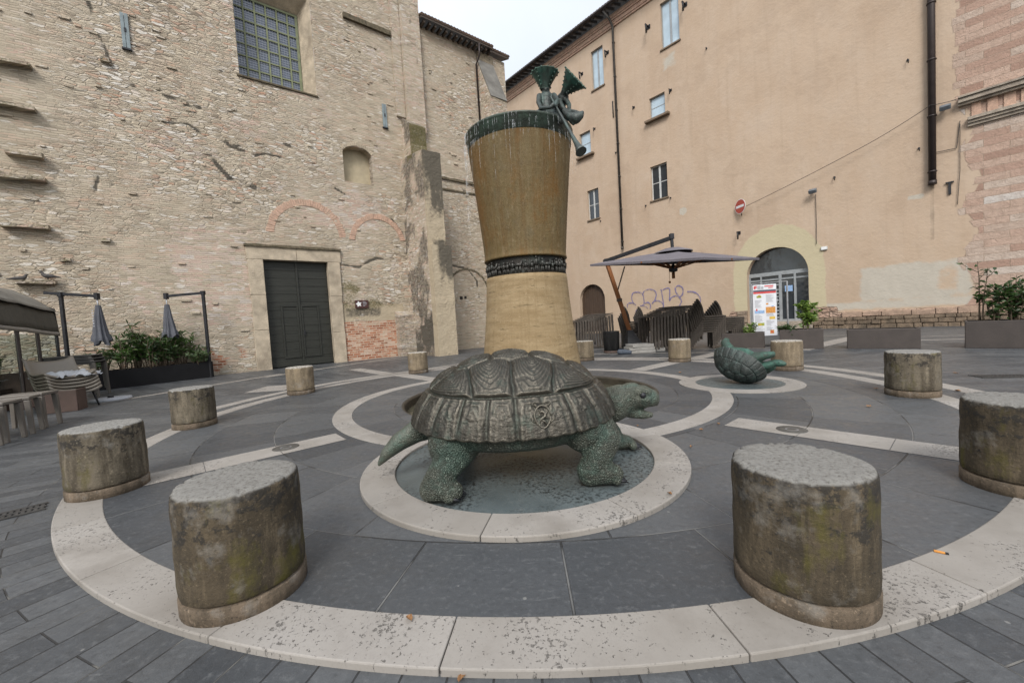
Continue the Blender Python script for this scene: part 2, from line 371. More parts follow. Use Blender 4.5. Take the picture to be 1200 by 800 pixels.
def m_travertine(name='white_travertine', k=1.0):
    n = N(name); f = n.noise(n.obj, 2.2, 6, .6)
    c = n.mix(n.rng(f, .3, .7), [q*k for q in (.46, .43, .39)], [q*k for q in (.36, .332, .295)])
    c = n.mix(n.rng(n.noise(n.obj, .8, 4, .6), .4, .7, 0, .5), c, [q*k for q in (.50, .475, .45)])
    c = n.mix(n.rng(n.noise(n.obj, 1.1, 7, .7), .48, .72, 0, .55), c, [q*k for q in (.24, .215, .185)])
    c = n.mix(n.rng(n.geo.outputs['Random Per Island'], 0, 1, .0, .45), c, [q*k for q in (.29, .265, .23)])
    cl = n.rng(n.noise(n.obj, 1.6, 4, .6), .38, .68)                       # pits come in clusters
    p = n.noise(n.map(n.obj, (1, 1, .4)), 36, 7, .76); th = n.rng(cl, 0, 1, .665, .535)
    pit = n.rng(p, th, n.math('ADD', th, .035))
    c = n.mix(n.math('MULTIPLY', pit, n.rng(n.noise(n.obj, 11, 3, .6), .35, .65, .35, .85)), c, (.085, .078, .07))
    c = n.mix(n.rng(n.noise(n.obj, 70, 3, .6), .5, .7, 0, .3), c, (.22, .2, .18))
    h = n.math('SUBTRACT', n.math('MULTIPLY', f, .2), pit)
    return n.bsdf(c, .78, 0, n.bump(h, .006, .8), .3)
def m_bollard(name, tan, dark, moss, lich, top=(.40, .39, .36)):
    n = N(name); x, y, z = n.sep(n.obj); rv = n.vadd(n.obj, n.comb(n.math('MULTIPLY', n.rand(), 37.0), n.math('MULTIPLY', n.rand(), 91.0), 0))
    st = n.noise(n.map(rv, (7, 7, 1.1)), 1, 6, .6); f = n.noise(rv, 3.2, 7, .65)
    c = n.mix(n.rng(f, .32, .68), tan, [k*.62 for k in tan])
    c = n.mix(n.rng(st, .42, .60, 0, dark), c, (.045, .036, .024)); c = n.mix(n.rng(n.noise(n.map(rv, (11, 11, 1.6)), 1, 6, .7), .54, .68, 0, dark*.5), c, [min(1, k*1.7) for k in tan])
    zz = n.rng(z, .1, .72)
    lm = n.noise(n.map(rv, (1, 1, 1.3)), 9, 7, .72); lt = n.rng(zz, .3, 1, .78-.1*lich, .62-.12*lich)
    li = n.rng(lm, lt, n.math('ADD', lt, .05)); c = n.mix(n.math('MULTIPLY', li, .9), c, (.030, .027, .023)); s6 = n.noise(rv, 46, 5, .75); c = n.mix(n.rng(s6, .57, .66, 0, .75), c, (.028, .025, .020)); c = n.mix(n.rng(s6, .42, .34, 0, .5), c, [min(1, k*1.9) for k in tan])
    mo = n.rng(n.math('ADD', n.noise(rv, 2.3, 5, .6), n.math('MULTIPLY', n.math('SUBTRACT', n.noise(n.map(rv, (9, 9, 2.5)), 1, 4, .7), .5), .5)), .56, .72, 0, moss)
    c = n.mix(mo, c, (.085, .075, .018))
    gr = n.rng(n.noise(rv, 4.2, 6, .65), .56, .7, 0, .5); c = n.mix(gr, c, (.25, .235, .21))
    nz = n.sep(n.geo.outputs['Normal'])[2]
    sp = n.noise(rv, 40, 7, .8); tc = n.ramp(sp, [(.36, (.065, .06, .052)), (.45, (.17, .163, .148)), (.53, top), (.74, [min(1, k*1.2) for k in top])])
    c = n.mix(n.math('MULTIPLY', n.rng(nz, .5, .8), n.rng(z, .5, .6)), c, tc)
    h = n.math('ADD', n.math('MULTIPLY', lm, .6), n.math('MULTIPLY', n.noise(rv, 40, 4, .7), .3))
    return n.bsdf(c, .86, 0, n.bump(h, .012, .9), .3)
def m_column(name, wet):
    n = N(name); x, y, z = n.sep(n.obj); a = n.math('ARCTAN2', y, x)
    lay = n.noise(n.map(n.obj, (1.3, 1.3, 6)), 1, 6, .62); st = n.noise(n.comb(n.math('MULTIPLY', a, 9.0), n.math('MULTIPLY', z, .35), 0), 1, 7, .65)
    st2 = n.noise(n.comb(n.math('MULTIPLY', a, 26.0), n.math('MULTIPLY', z, .5), 4), 1, 5, .6)
    f = n.noise(n.obj, 2.0, 6, .6)
    if wet:
        c = n.mix(n.rng(f, .3, .7), (.108, .076, .030), (.150, .110, .050))
        c = n.mix(n.rng(st, .44, .62, 0, .5), c, (.105, .056, .017)); hz = n.noise(n.comb(n.math('MULTIPLY', a, 5.0), n.math('MULTIPLY', z, 22.0), 2), 1, 4, .7); c = n.mix(n.rng(hz, .5, .7, 0, .3), c, (.165, .12, .064)); c = n.mix(n.rng(n.noise(n.obj, 9, 6, .75), .52, .68, 0, .6), c, (.078, .052, .022)); ru = n.noise(n.map(n.obj, (1.6, 1.6, .8)), 1, 6, .7); c = n.mix(n.rng(ru, .50, .64, 0, .7), c, (.150, .070, .014)); c = n.mix(n.rng(ru, .44, .34, 0, .5), c, (.105, .088, .052))
        c = n.mix(n.rng(st2, .52, .74, 0, .5), c, (.175, .13, .072))
        c = n.mix(n.rng(lay, .56, .7, 0, .4), c, (.12, .085, .042))
        c = n.mix(n.rng(n.noise(n.map(n.obj, (14, 14, 5)), 1, 5, .7), .56, .72, 0, .35), c, (.30, .24, .155))
    else:
        c = n.mix(n.rng(lay, .36, .64), (.315, .238, .138), (.238, .170, .090))
        c = n.mix(n.rng(st, .50, .72, 0, .6), c, (.185, .13, .065))
        pit = n.rng(n.noise(n.map(n.obj, (3, 3, 24)), 1, 6, .7), .60, .65); c = n.mix(n.rng(n.noise(n.map(n.obj, (2, 2, 16)), 1, 5, .6), .5, .68, 0, .5), c, (.20, .142, .075)); c = n.mix(n.math('MULTIPLY', pit, .7), c, (.10, .075, .04))
    h = n.math('ADD', n.math('MULTIPLY', lay, .45), n.math('MULTIPLY', n.noise(n.obj, 24, 5, .7), .5))
    fn = n.noise(n.map(n.obj, (22, 22, 14)), 1, 6, .75); c = n.mix(n.rng(fn, .40, .30, 0, .55), c, [.055, .038, .017] if wet else [.14, .10, .055]); c = n.mix(n.rng(fn, .56, .70, 0, .6), c, [.21, .155, .085] if wet else [.40, .315, .20])
    return n.bsdf(c, n.rng(st, .3, .7, .5, .7) if wet else .85, 0, n.bump(n.math('ADD', h, n.math('MULTIPLY', fn, .6)), .012, .7), .22)
def m_bronze(name, base, green, amt, scales=0.0, rough=.42, metal=.55, rub=(.16, .145, .115)):
    n = N(name); f = n.noise(n.obj, 2.4, 7, .65); g = n.noise(n.obj, 9, 6, .7)
    c = n.mix(n.rng(f, .35, .65), base, [k*.6 for k in base])
    c = n.mix(n.rng(n.math('ADD', f, n.math('MULTIPLY', n.math('SUBTRACT', g, .5), .6)), .62-.3*amt, .80-.3*amt, 0, .9), c, green)
    pt = n.rng(n.geo.outputs['Pointiness'], .50, .56); c = n.mix(n.math('MULTIPLY', pt, .42), c, rub)
    pv = n.rng(n.geo.outputs['Pointiness'], .49, .44); c = n.mix(n.math('MULTIPLY', pv, .55), c, [k*.8 for k in green])
    st = n.noise(n.map(n.obj, (14, 14, 1.2)), 1, 5, .6); c = n.mix(n.rng(st, .56, .72, 0, .35), c, [k*1.25 for k in green])
    h = n.math('ADD', n.math('MULTIPLY', g, .3), n.math('MULTIPLY', n.noise(n.obj, 45, 4, .7), .25))
    if scales:
        vw = n.vadd(n.obj, n.vscale(n.noise(n.obj, 8, 2, .5, col=True), .05)); S = n.vor(vw, scales, 'DISTANCE_TO_EDGE'); ox = n.sep(n.obj)[0]; sm = n.math('MULTIPLY', n.rng(ox, 1.14, 1.06, .42, 1), n.rng(ox, -1.08, -.98, .15, 1))
        d = n.math('MULTIPLY', n.rng(S.outputs['Distance'], 0, .34, 0, .75, True), sm); h = n.math('ADD', h, n.math('MULTIPLY', d, .8))
        c = n.mix(n.math('MULTIPLY', sm, n.rng(S.outputs['Distance'], .10, .0, 0, .4)), c, [k*.45 for k in base])
        c = n.mix(n.math('MULTIPLY', sm, n.rng(S.outputs['Distance'], .2, .5, 0, .22)), c, rub)
    return n.bsdf(c, n.rng(g, .3, .7, rough-.08, rough+.16), metal, n.bump(h, .016, 1.0), .5)
def m_leaf(name, a, b):
    n = N(name); r = n.attr('tint'); c = n.mix(r, a, b)
    p = n.new('ShaderNodeBsdfPrincipled'); n.put(p.inputs['Base Color'], c); p.inputs['Roughness'].default_value = .42
    t = n.new('ShaderNodeBsdfTranslucent'); n.put(t.inputs[0], n.mix(1, c, (1.6, 1.9, .7), 'MULTIPLY'))
    mx = n.new('ShaderNodeMixShader'); mx.inputs[0].default_value = .25; n.t.links.new(p.outputs[0], mx.inputs[1]); n.t.links.new(t.outputs[0], mx.inputs[2])
    n.t.links.new(mx.outputs[0], n.out.inputs[0]); return n.m
def m_cloth(name, col, fold=.3):
    n = N(name); x, y, z = n.sep(n.obj); f = n.noise(n.obj, 1.4, 5, .6); wv = n.noise(n.obj, 60, 3, .6)
    c = n.mix(n.rng(f, .3, .7), [k*.85 for k in col], [k*1.12 for k in col]); c = n.mix(n.rng(n.noise(n.obj, 4, 6, .7), .55, .75, 0, .35), c, [k*.6 for k in col])
    return n.bsdf(c, .85, 0, n.bump(n.math('ADD', n.math('MULTIPLY', n.noise(n.map(n.obj, (5, 5, .8)), 1, 3), fold), n.math('MULTIPLY', wv, .08)), .05), .2)
def m_rattan(name, col):
    n = N(name); v = n.map(n.obj, (1, 1, 1)); x, y, z = n.sep(v)
    B = n.brick(n.comb(n.math('ADD', x, y), z, 0), .09, .022, .004, .5); c = n.mix(B.outputs['Fac'], n.mix(n.sep(B.outputs['Color'])[0], [k*.75 for k in col], [k*1.2 for k in col]), [k*.3 for k in col])
    c = n.mix(n.rng(n.noise(n.obj, 5, 5, .6), .4, .7, 0, .4), c, [k*1.5 for k in col])
    return n.bsdf(c, .6, 0, n.bump(n.math('SUBTRACT', 1.0, B.outputs['Fac']), .006), .4)
def m_wood(name, a, b, sc=1.0, axis='z', rough=.6):
    n = N(name); s = (14, 14, 1.0) if axis == 'z' else (1.0, 14, 14); f = n.noise(n.map(n.obj, tuple(k*sc for k in s)), 1, 6, .65, .4)
    return n.bsdf(n.mix(n.rng(f, .3, .7), a, b), rough, 0, n.bump(f, .006), .4)
def m_glass(name, col=(.02, .024, .028), rough=.06):
    n = N(name); f = n.noise(n.obj, .9, 3); c = n.mix(f, col, [k*2.2 for k in col])
    return n.bsdf(c, n.rng(n.noise(n.obj, 3, 5, .6), .3, .7, rough, rough+.08), 0, n.bump(n.noise(n.obj, 1.2, 2), .01), .9)
def m_clear(name):
    n = N(name); g = n.new('ShaderNodeBsdfGlossy'); g.inputs[1].default_value = .05; t = n.new('ShaderNodeBsdfTransparent'); t.inputs[0].default_value = (.80, .84, .82, 1)
    mx = n.new('ShaderNodeMixShader'); n.put(mx.inputs[0], n.rng(n.noise(n.obj, 2, 5, .6), .3, .7, .08, .2)); n.t.links.new(t.outputs[0], mx.inputs[1]); n.t.links.new(g.outputs[0], mx.inputs[2]); n.t.links.new(mx.outputs[0], n.out.inputs[0]); return n.m
def m_spray():
    n = N('violet_spray_paint'); p = n.new('ShaderNodeBsdfPrincipled'); p.inputs['Base Color'].default_value = (.17, .155, .33, 1); p.inputs['Roughness'].default_value = .9; t = n.new('ShaderNodeBsdfTransparent'); mx = n.new('ShaderNodeMixShader')
    n.put(mx.inputs[0], n.rng(n.math('ADD', n.math('MULTIPLY', n.noise(n.obj, 1.1, 4, .6), .7), n.math('MULTIPLY', n.noise(n.obj, 9, 4, .7), .4)), .38, .66, .15, .95)); n.t.links.new(t.outputs[0], mx.inputs[1]); n.t.links.new(p.outputs[0], mx.inputs[2]); n.t.links.new(mx.outputs[0], n.out.inputs[0]); return n.m
def m_water():
    n = N('basin_water'); b = n.math('ADD', n.noise(n.obj, 7, 3, .6), n.math('MULTIPLY', n.noise(n.obj, 2.2, 2), .6))
    c = n.mix(n.noise(n.obj, 1.5, 5, .6), (.052, .052, .036), (.095, .088, .062))
    return n.bsdf(c, .10, 0, n.bump(b, .02, .5), .6)
def m_drip():
    n = N('falling_water'); g = n.new('ShaderNodeBsdfPrincipled'); g.inputs['Base Color'].default_value = (.85, .88, .9, 1); g.inputs['Roughness'].default_value = .15
    t = n.new('ShaderNodeBsdfTransparent'); mx = n.new('ShaderNodeMixShader'); n.put(mx.inputs[0], n.rng(n.noise(n.map(n.obj, (1, 1, 4)), 3, 3), .4, .68, .0, .34))
    n.t.links.new(t.outputs[0], mx.inputs[1]); n.t.links.new(g.outputs[0], mx.inputs[2]); n.t.links.new(mx.outputs[0], n.out.inputs[0]); return n.m

M = dict(
    church=m_church(), plaster=m_plaster(), slate_in=m_slate_in(), slate_out=m_slate_out(), trav=m_travertine('white_travertine', .70), trav_far=m_travertine('pale_strip_stone', .68),
    bol_moss=m_bollard('mossy_bollard_stone', (.100, .078, .050), 1.0, 1.0, 1.45, (.195, .19, .175)), bol_lich=m_bollard('lichened_bollard_stone', (.165, .14, .102), .8, .8, 1.25, (.23, .225, .21)),
    bol_clean=m_bollard('tan_bollard_stone', (.27, .215, .145), .42, .15, .3, (.42, .39, .34)), plinth=m_bollard('bollard_plinth_stone', (.17, .13, .092), .6, .15, .4),
    col_low=m_column('dry_travertine', False), col_up=m_column('wet_travertine', True),
    shell=m_bronze('shell_bronze', (.072, .066, .054), (.050, .068, .055), .2, 0, .31, .72, (.24, .22, .175)),
    skin=m_bronze('scaly_bronze', (.105, .115, .092), (.085, .135, .108), .5, 46, .42, .4, (.19, .205, .16)),
    verd=m_bronze('verdigris_bronze', (.040, .062, .05), (.048, .130, .10), .6, 0, .5, .35, (.12, .18, .14)),
    verd_dark=m_bronze('dark_patina_bronze', (.05, .058, .055), (.075, .11, .10), .55, 0, .42, .45, (.13, .15, .14)),
    rim=m_bronze('wet_rim_bronze', (.036, .046, .036), (.060, .095, .070), .7, 0, .3, .4, (.08, .085, .07)),
    frieze=m_bronze('frieze_bronze', (.022, .018, .014), (.045, .055, .048), .35, 0, .4, .5, (.12, .12, .11)),
    iron=simple('dark_iron', (.035, .036, .04), .5, .6, .3, 10), steel=simple('grey_steel', (.30, .31, .33), .4, .7, .2, 8),
    black_box=simple('black_planter_steel', (.008, .008, .009), .7, 0, .35, 3, spec=.2), brown_box=simple('brown_planter_resin', (.055, .045, .040), .6, 0, .2, 3, .002),
    rust_box=simple('reddish_planter_resin', (.085, .055, .044), .65, 0, .2, 3, .002), soil=simple('dark_soil', (.045, .035, .025), .95, 0, .5, 20, .02),
    pipe=simple('brown_pipe_paint', (.040, .030, .028), .45, .3, .2, 3), copper_pipe=simple('weathered_pipe', (.055, .05, .045), .5, .4, .3, 3),
    door=m_wood('black_green_door_wood', (.016, .017, .013), (.030, .031, .025), .8, 'x', .5), brown_door=m_wood('brown_door_wood', (.045, .028, .018), (.085, .055, .036)),
    pole=m_wood('orange_pole_wood', (.17, .065, .022), (.28, .115, .042)), rafter=m_wood('dark_rafter_wood', (.045, .034, .026), (.085, .062, .046)),
    green=simple('green_window_iron', (.17, .19, .105), .55, .1, .25, 5), glass=m_glass('dark_window_glass'), glass_blue=m_glass('bluish_mesh_glass', (.075, .092, .125), .25),
    glass_sky=m_glass('pale_curtained_glass', (.26, .33, .38), .10), white_frame=simple('white_window_paint', (.50, .51, .50), .5, 0, .15, 4), grey_frame=simple('grey_window_paint', (.30, .32, .33), .5, .1, .15, 4),  # glass_sky: pale reflection of the sky put into the pane colour
    sill=simple('dark_sill_stone', (.17, .125, .085), .8, 0, .3, 6, .004), tile=simple('weathered_roof_tile', (.115, .075, .052), .85, 0, .55, 7, .01, dirt=(.05, .047, .04)),
    jamb=simple('worn_lime_stone', (.43, .365, .275), .9, 0, .28, 2.4, .02, dirt=(.25, .205, .15)), niche=simple('niche_plaster', (.42, .36, .25), .9, 0, .15, 3, .01),
    grey_plaster=simple('grey_cement_plaster', (.17, .165, .15), .9, 0, .3, 1.5, .01, dirt=(.09, .085, .075)), voussoir=simple('pink_arch_brick', (.50, .335, .25), .9, 0, .28, 5, .012, dirt=(.40, .31, .23)),
    ledge=simple('mossy_ledge_stone', (.14, .115, .075), .95, 0, .5, 7, .03, dirt=(.05, .05, .022)), cornice=simple('weathered_cornice_stone', (.36, .31, .25), .88, 0, .3, 4, .02, dirt=(.15, .13, .11)),
    blue_wood=simple('blue_grey_shutter', (.20, .245, .26), .7, 0, .25, 5, .004), plaque=simple('brown_sign_paint', (.060, .022, .018), .45, 0, .1, 4), white=simple('white_paint', (.75, .76, .76), .5, 0, .06, 5),
    red=simple('red_sign_paint', (.42, .065, .035), .45, 0, .15, 4), navy=simple('navy_print', (.06, .07, .11), .5, 0, .1, 4), pred=simple('red_print', (.55, .05, .05), .5, 0, .1, 4),
    pyel=simple('yellow_print', (.62, .42, .07), .5, 0, .4, 30), porange=simple('orange_print', (.55, .25, .06), .5, 0, .5, 30), pgreen=simple('olive_print', (.30, .33, .06), .5, 0, .4, 30), pblue=simple('pale_blue_print', (.26, .40, .62), .5, 0, .3, 20), pgrey=simple('grey_print', (.36, .37, .40), .6, 0, .3, 60), board=simple('menu_board_white', (.66, .68, .72), .4, 0, .05, 3),
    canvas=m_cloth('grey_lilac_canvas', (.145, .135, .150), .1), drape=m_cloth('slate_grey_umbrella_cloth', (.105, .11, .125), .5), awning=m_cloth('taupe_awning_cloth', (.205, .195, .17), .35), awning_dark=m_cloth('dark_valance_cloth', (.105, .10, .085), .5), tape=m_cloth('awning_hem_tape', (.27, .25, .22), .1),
    rattan=m_rattan('taupe_rattan', (.135, .114, .094)), rattan_dark=m_rattan('dark_rattan', (.090, .075, .061)), beige=simple('beige_shell_plastic', (.155, .135, .108), .45, 0, .1, 3), taupe=simple('taupe_table_plastic', (.125, .112, .097), .5, 0, .15, 3), grey_slat=simple('dark_slatted_top', (.055, .052, .048), .6, 0, .3, 8),
    sheet=m_cloth('pale_crumpled_sheet', (.36, .375, .40), .6), slab=simple('concrete_ballast', (.30, .29, .27), .9, 0, .2, 6, .008), bluebag=simple('blue_grey_bundle', (.06, .075, .10), .7, 0, .3, 8),
    bin=simple('grey_green_bin_plastic', (.16, .185, .19), .6, 0, .15, 3), basket=m_rattan('black_basket_weave', (.020, .020, .020)), feather=simple('dark_feather', (.055, .05, .048), .7, 0, .4, 16), grille=simple('drain_iron', (.065, .063, .06), .6, .5, .3, 10),
    manhole=simple('ring_drain_iron', (.095, .09, .08), .65, .4, .3, 10), hole=simple('drain_void', (.006, .006, .006), .9, 0, .2, 5), spray=m_spray(), cable=simple('black_cable', (.03, .027, .025), .6), lamp=simple('grey_lamp_metal', (.16, .18, .20), .4, .3, .2, 8),
    leafdry=simple('dry_leaf', (.25, .13, .055), .8, 0, .4, 30), stick=simple('orange_plastic', (.60, .26, .05), .5), bark=simple('grey_brown_stem', (.10, .075, .05), .9, 0, .3, 12, .004),
    leaf_dark=m_leaf('glossy_dark_leaf', (.022, .048, .016), (.060, .105, .032)), leaf_mid=m_leaf('oleander_leaf', (.035, .075, .022), (.095, .16, .045)), leaf_light=m_leaf('pale_young_leaf', (.085, .16, .035), (.20, .27, .06)), leaf_grey=m_leaf('grey_green_leaf', (.06, .10, .045), (.14, .19, .10)),
    tin=simple('junction_box_white', (.50, .50, .48), .6, 0, .1, 5), clear=m_clear('screen_glass'), water=m_water(), drip=m_drip(), socket=simple('putlog_void', (.02, .017, .014), .95))

# ================================================================== GROUND (one sheet with a sunken basin), rings and bands
CX, CY = float(PC[0]), float(PC[1])
FC = np.array([.30, 8.85])            # centre of the fountain rings, a little behind the plaza's centre
FO = FC-PC
def annulus_mesh(name, radii, zs, m, loc, n=180, kind='structure', parent=None, c=(0, 0)):
    mb = MB(); mb.lathe([(r, z) for r, z in zip(radii, zs)], n, (c[0], c[1], 0), smooth=False); o = mb.build(name, m, parent)
    o.location = loc
    if kind: tag(o, kind=kind)
    return o
# ground sheet: from the foot of the plaza's rim to far beyond the walls
annulus_mesh('ground', [6.90, 7.4, 9, 12, 18, 30, 60, 150, 500], [-.035]*9, M['slate_out'], (CX, CY, 0))
# plaza paving inside the rim, open over the basin
def plaza():
    mb = MB(); n = 180; rs = [2.74, 2.9, 3.3, 3.66, 4.0, 4.6, 5.3, 6.0, 6.62]; V = []; F = []
    for i, r in enumerate(rs):
        t = 1-i/(len(rs)-1)
        for k in range(n):
            a = 2*math.pi*k/n; V.append((FO[0]*t+r*math.cos(a), FO[1]*t+r*math.sin(a), 0))
    for i in range(len(rs)-1):
        for k in range(n):
            k2 = (k+1) % n; F.append((i*n+k, i*n+k2, (i+1)*n+k2, (i+1)*n+k))
    mb.add(V, F); o = mb.build('plaza_paving', M['slate_in']); o.location = (CX, CY, 0); tag(o, kind='structure')
plaza()
def ring_blocks(name, r0, r1, z0, z1, n, m, loc, a0=0.0, gap=.006, bev=.008, seg=10, c=(0, 0), kind='structure', span=2*math.pi, jitter=0.0, skip=None):
    mb = MB(); da = span/n; rs = random.Random(int(r1*100)+n); ed = [a0+da*k+(rs.uniform(-jitter, jitter)*da if 0 < k < n else 0) for k in range(n+1)]
    if span > 6.28: ed[-1] = ed[0]+2*math.pi
    for k in range(n):
        s, e = ed[k]+gap/2/r1, ed[k+1]-gap/2/r1; V = []; F = []; m_ = seg+1
        for i in range(m_):
            a = s+(e-s)*i/seg; ca, sa = math.cos(a), math.sin(a); dz = 0
            V += [(c[0]+r0*ca, c[1]+r0*sa, z0), (c[0]+r1*ca, c[1]+r1*sa, z0), (c[0]+r1*ca, c[1]+r1*sa, z1), (c[0]+r0*ca, c[1]+r0*sa, z1)]
        for i in range(seg):
            b = i*4; d = b+4
            F += [(b+3, b+2, d+2, d+3), (b+1, d+1, d+2, b+2), (b, b+3, d+3, d)]
        F += [(0, 1, 2, 3), (seg*4+3, seg*4+2, seg*4+1, seg*4)]
        if skip and skip((s+e)/2): continue
        mb.add(V, F)
    o = mb.build(name, m, None, bev, 2); o.location = loc
    if kind: tag(o, kind=kind)
    return o
ring_blocks('plaza_rim', 6.60, 6.935, -.06, .006, 30, M['trav'], (CX, CY, 0), R(-120), jitter=.12)
ring_blocks('outer_paving_ring', 7.40, 7.74, -.06, -.030, 34, M['trav_far'], (CX, CY, 0), R(-35), bev=.003, span=R(215), jitter=.1)
TC = np.array([.055, 4.63])           # the circle the big turtle stands in
def in_turtle_circle(a):
    p = FC+3.84*np.array([math.cos(a), math.sin(a)]); return np.hypot(*(p-TC)) < 1.62
ring_blocks('fountain_ring', 3.67, 4.01, -.06, .006, 40, M['trav'], (float(FC[0]), float(FC[1]), 0), 0, bev=.004, seg=6, skip=in_turtle_circle)
ring_blocks('turtle_ring', 1.452, 1.806, -.06, .045, 9, M['trav'], (float(TC[0]), float(TC[1]), 0), R(-102), bev=.010, seg=20, jitter=.1)
T2C = np.array([4.80, 8.505])
ring_blocks('small_turtle_ring', .835, 1.18, -.06, .014, 7, M['trav_far'], (float(T2C[0]), float(T2C[1]), 0), R(10), bev=.004, seg=20)
def disc_sheet(name, c, r, z, m):
    mb = MB(); mb.disc((0, 0, 0), r, 64); o = mb.build(name, m); o.location = (float(c[0]), float(c[1]), z); return tag(o, kind='structure')
def wet_slate():
    n = N('wet_slate'); f = n.noise(n.obj, 2.0, 6, .6); g = n.noise(n.obj, 26, 6, .75); k = n.noise(n.obj, 1.1, 4, .6)
    c = n.mix(n.rng(f, .3, .7), (.072, .092, .096), (.125, .148, .150)); x, y, z = n.sep(n.obj)
    c = n.mix(n.math('MULTIPLY', n.rng(g, .49, .57), n.rng(k, .40, .54)), c, (.014, .016, .016)); c = n.mix(n.rng(n.noise(n.obj, 5, 5, .7), .56, .7, 0, .5), c, (.14, .155, .155))
    return n.bsdf(c, n.rng(f, .3, .7, .3, .6), 0, n.bump(g, .004, .6), .5)
M['slate_wet'] = wet_slate()
disc_sheet('turtle_circle_paving', TC, 1.458, .012, M['slate_wet'])
disc_sheet('small_turtle_circle_paving', T2C, .84, .008, M['slate_wet'])
# radial bands of pale stone
def strip(name, a, b, w, z, m, n=4, gap=.006):
    mb = MB(); a, b = np.array(a[:2], float), np.array(b[:2], float); d = b-a; L = np.hypot(*d); d /= L; q = np.array([-d[1], d[0]])*w/2
    for k in range(n):
        s = a+d*(L*k/n+gap/2); e = a+d*(L*(k+1)/n-gap/2)
        mb.add([(*(s-q), z), (*(e-q), z), (*(e+q), z), (*(s+q), z)], [(0, 1, 2, 3)])
    return tag(mb.build(name, m), kind='structure')
for ang, r0, r1 in ((-139.8, 4.06, 6.56), (-49.3, 4.06, 6.56), (40.5, 4.1, 6.56), (130.5, 4.1, 6.56)):
    u = np.array([math.cos(R(ang)), math.sin(R(ang))]); strip('radial_band', PC+u*r0, PC+u*r1, .52, .0045, M['trav'], 3)
for ang, r1 in ((130.5, 11.2), (40.5, 13.0), (-139.8, 9.6)):
    u = np.array([math.cos(R(ang)), math.sin(R(ang))]); strip('outer_radial_band', PC+u*7.78, PC+u*r1, .52, -.0305, M['trav_far'], 3)
for p, q, w in (((118, 471), (330, 437), .30), ((310, 441), (566, 403), .30), ((392, 447), (566, 421.5), .26), ((300, 455), (345, 452), 1.3), ((430, 424), (560, 409), .24),
                ((640, 409), (900, 407), .22), ((640, 414.5), (860, 411.5), .22), ((935, 409), (1003, 394), .7), ((1060, 398), (1135, 396), .30), ((1060, 394), (1135, 391.5), .22), ((960, 393), (1000, 392), .22)):
    strip('paving_strip', gnd(*p), gnd(*q), w, -.0305, M['trav_far'], 5)
# the basin
annulus_mesh('basin_wall', [2.74, 2.70, 2.68, 2.68, .3], [0.0, -.012, -.04, -.42, -.42], simple('wet_basin_stone', (.040, .034, .024), .5, 0, .5, 2, .01, dirt=(.018, .015, .01)), (float(FC[0]), float(FC[1]), 0))
disc_sheet('fountain_water', FC, 2.68, -.19, M['water'])

# ================================================================== BOLLARDS
def make_bollard(m):
    t = thing('stone_bollard', '', 'bollard', (0, 0, 0), 0, 'stone bollards standing round the paved circle')
    mb = MB(); r = .338; prof = [(r-.022, .112), (r-.004, .116), (r, .122)]+[(r+.002*math.sin(k*1.7), .124+.57*k/10) for k in range(1, 11)]+[(r-.004, .708), (r-.014, .722), (r-.03, .729), (r*.8, .731), (r*.4, .732), (.002, .732)]
    prof2 = []
    for (ra, za), (rb, zb) in zip(prof, prof[1:]):
        k_ = max(1, int(abs(zb-za)/.03)); prof2 += [(ra+(rb-ra)*j/k_, za+(zb-za)*j/k_) for j in range(k_)]
    prof2.append(prof[-1]); mb.lathe(prof2, 120); q = np.array(mb.v); sd = len(m.name); a = np.arctan2(q[:, 1], q[:, 0]); rr_ = np.hypot(q[:, 0], q[:, 1])
    n1 = fbm(np.cos(a)*3+sd+9, q[:, 2]*4+np.sin(a)*3+30, 4)-.5; n2 = fbm(np.cos(a)*11+sd+40, np.sin(a)*11+q[:, 2]*9+40, 3); edge_ = np.exp(-((q[:, 2]-.725)/.03)**2)*(rr_ > .28)
    chip = edge_*sstep(.56, .72, n2)*.016; k = 1-(chip-.012*n1*(rr_ > .2))/np.maximum(rr_, .05); q[:, 0] *= k; q[:, 1] *= k; q[:, 2] -= chip*.8-.006*(fbm(q[:, 0]*7+sd+20, q[:, 1]*7+20, 3)-.5)*(q[:, 2] > .70)
    mb.v = [tuple(p) for p in q]; o = mb.build('drum', m, t)
    mb = MB(); mb.lathe([(r-.02, -.04), (r+.003, -.036), (r+.004, .094), (r-.001, .100), (r-.024, .101), (r-.026, .119)], 64); mb.build('plinth', M['plinth'], t)
    return t
protos = {k: make_bollard(M[k]) for k in ('bol_moss', 'bol_lich', 'bol_clean')}
BOL = [(-1.783, 2.483, 'bol_moss', 'dark mossy stone bollard with a black lichen band, on the rim left of the turtle'),
       (1.576, 2.212, 'bol_moss', 'largest mossy stone bollard, on the rim in front and right of the turtle'),
       (-4.584, 4.386, 'bol_lich', 'lichen spotted stone bollard where the left radial band meets the rim'),
       (-6.041, 7.443, 'bol_lich', 'mossy footed grey bollard between the long black planter and the speckled bollard'),
       (-5.797, 10.79, 'bol_clean', 'pale grey bollard in front of the big dark church door'),
       (-3.357, 14.037, 'bol_clean', 'small pale bollard in front of the stepped church buttress'),
       (2.686, 14.876, 'bol_clean', 'tan bollard half hidden by the foot of the fountain column'),
       (5.39, 12.877, 'bol_clean', 'clean tan bollard in front of the stacked rattan tables'),
       (6.84, 9.94, 'bol_clean', 'tan streaked bollard behind the overturned turtle, below the menu board'),
       (6.582, 6.56, 'bol_lich', 'brown stained bollard in front of the low empty planter'),
       (4.12, 3.22, 'bol_moss', 'green stained bollard cut by the right edge, ending the right radial band')]
used = set()
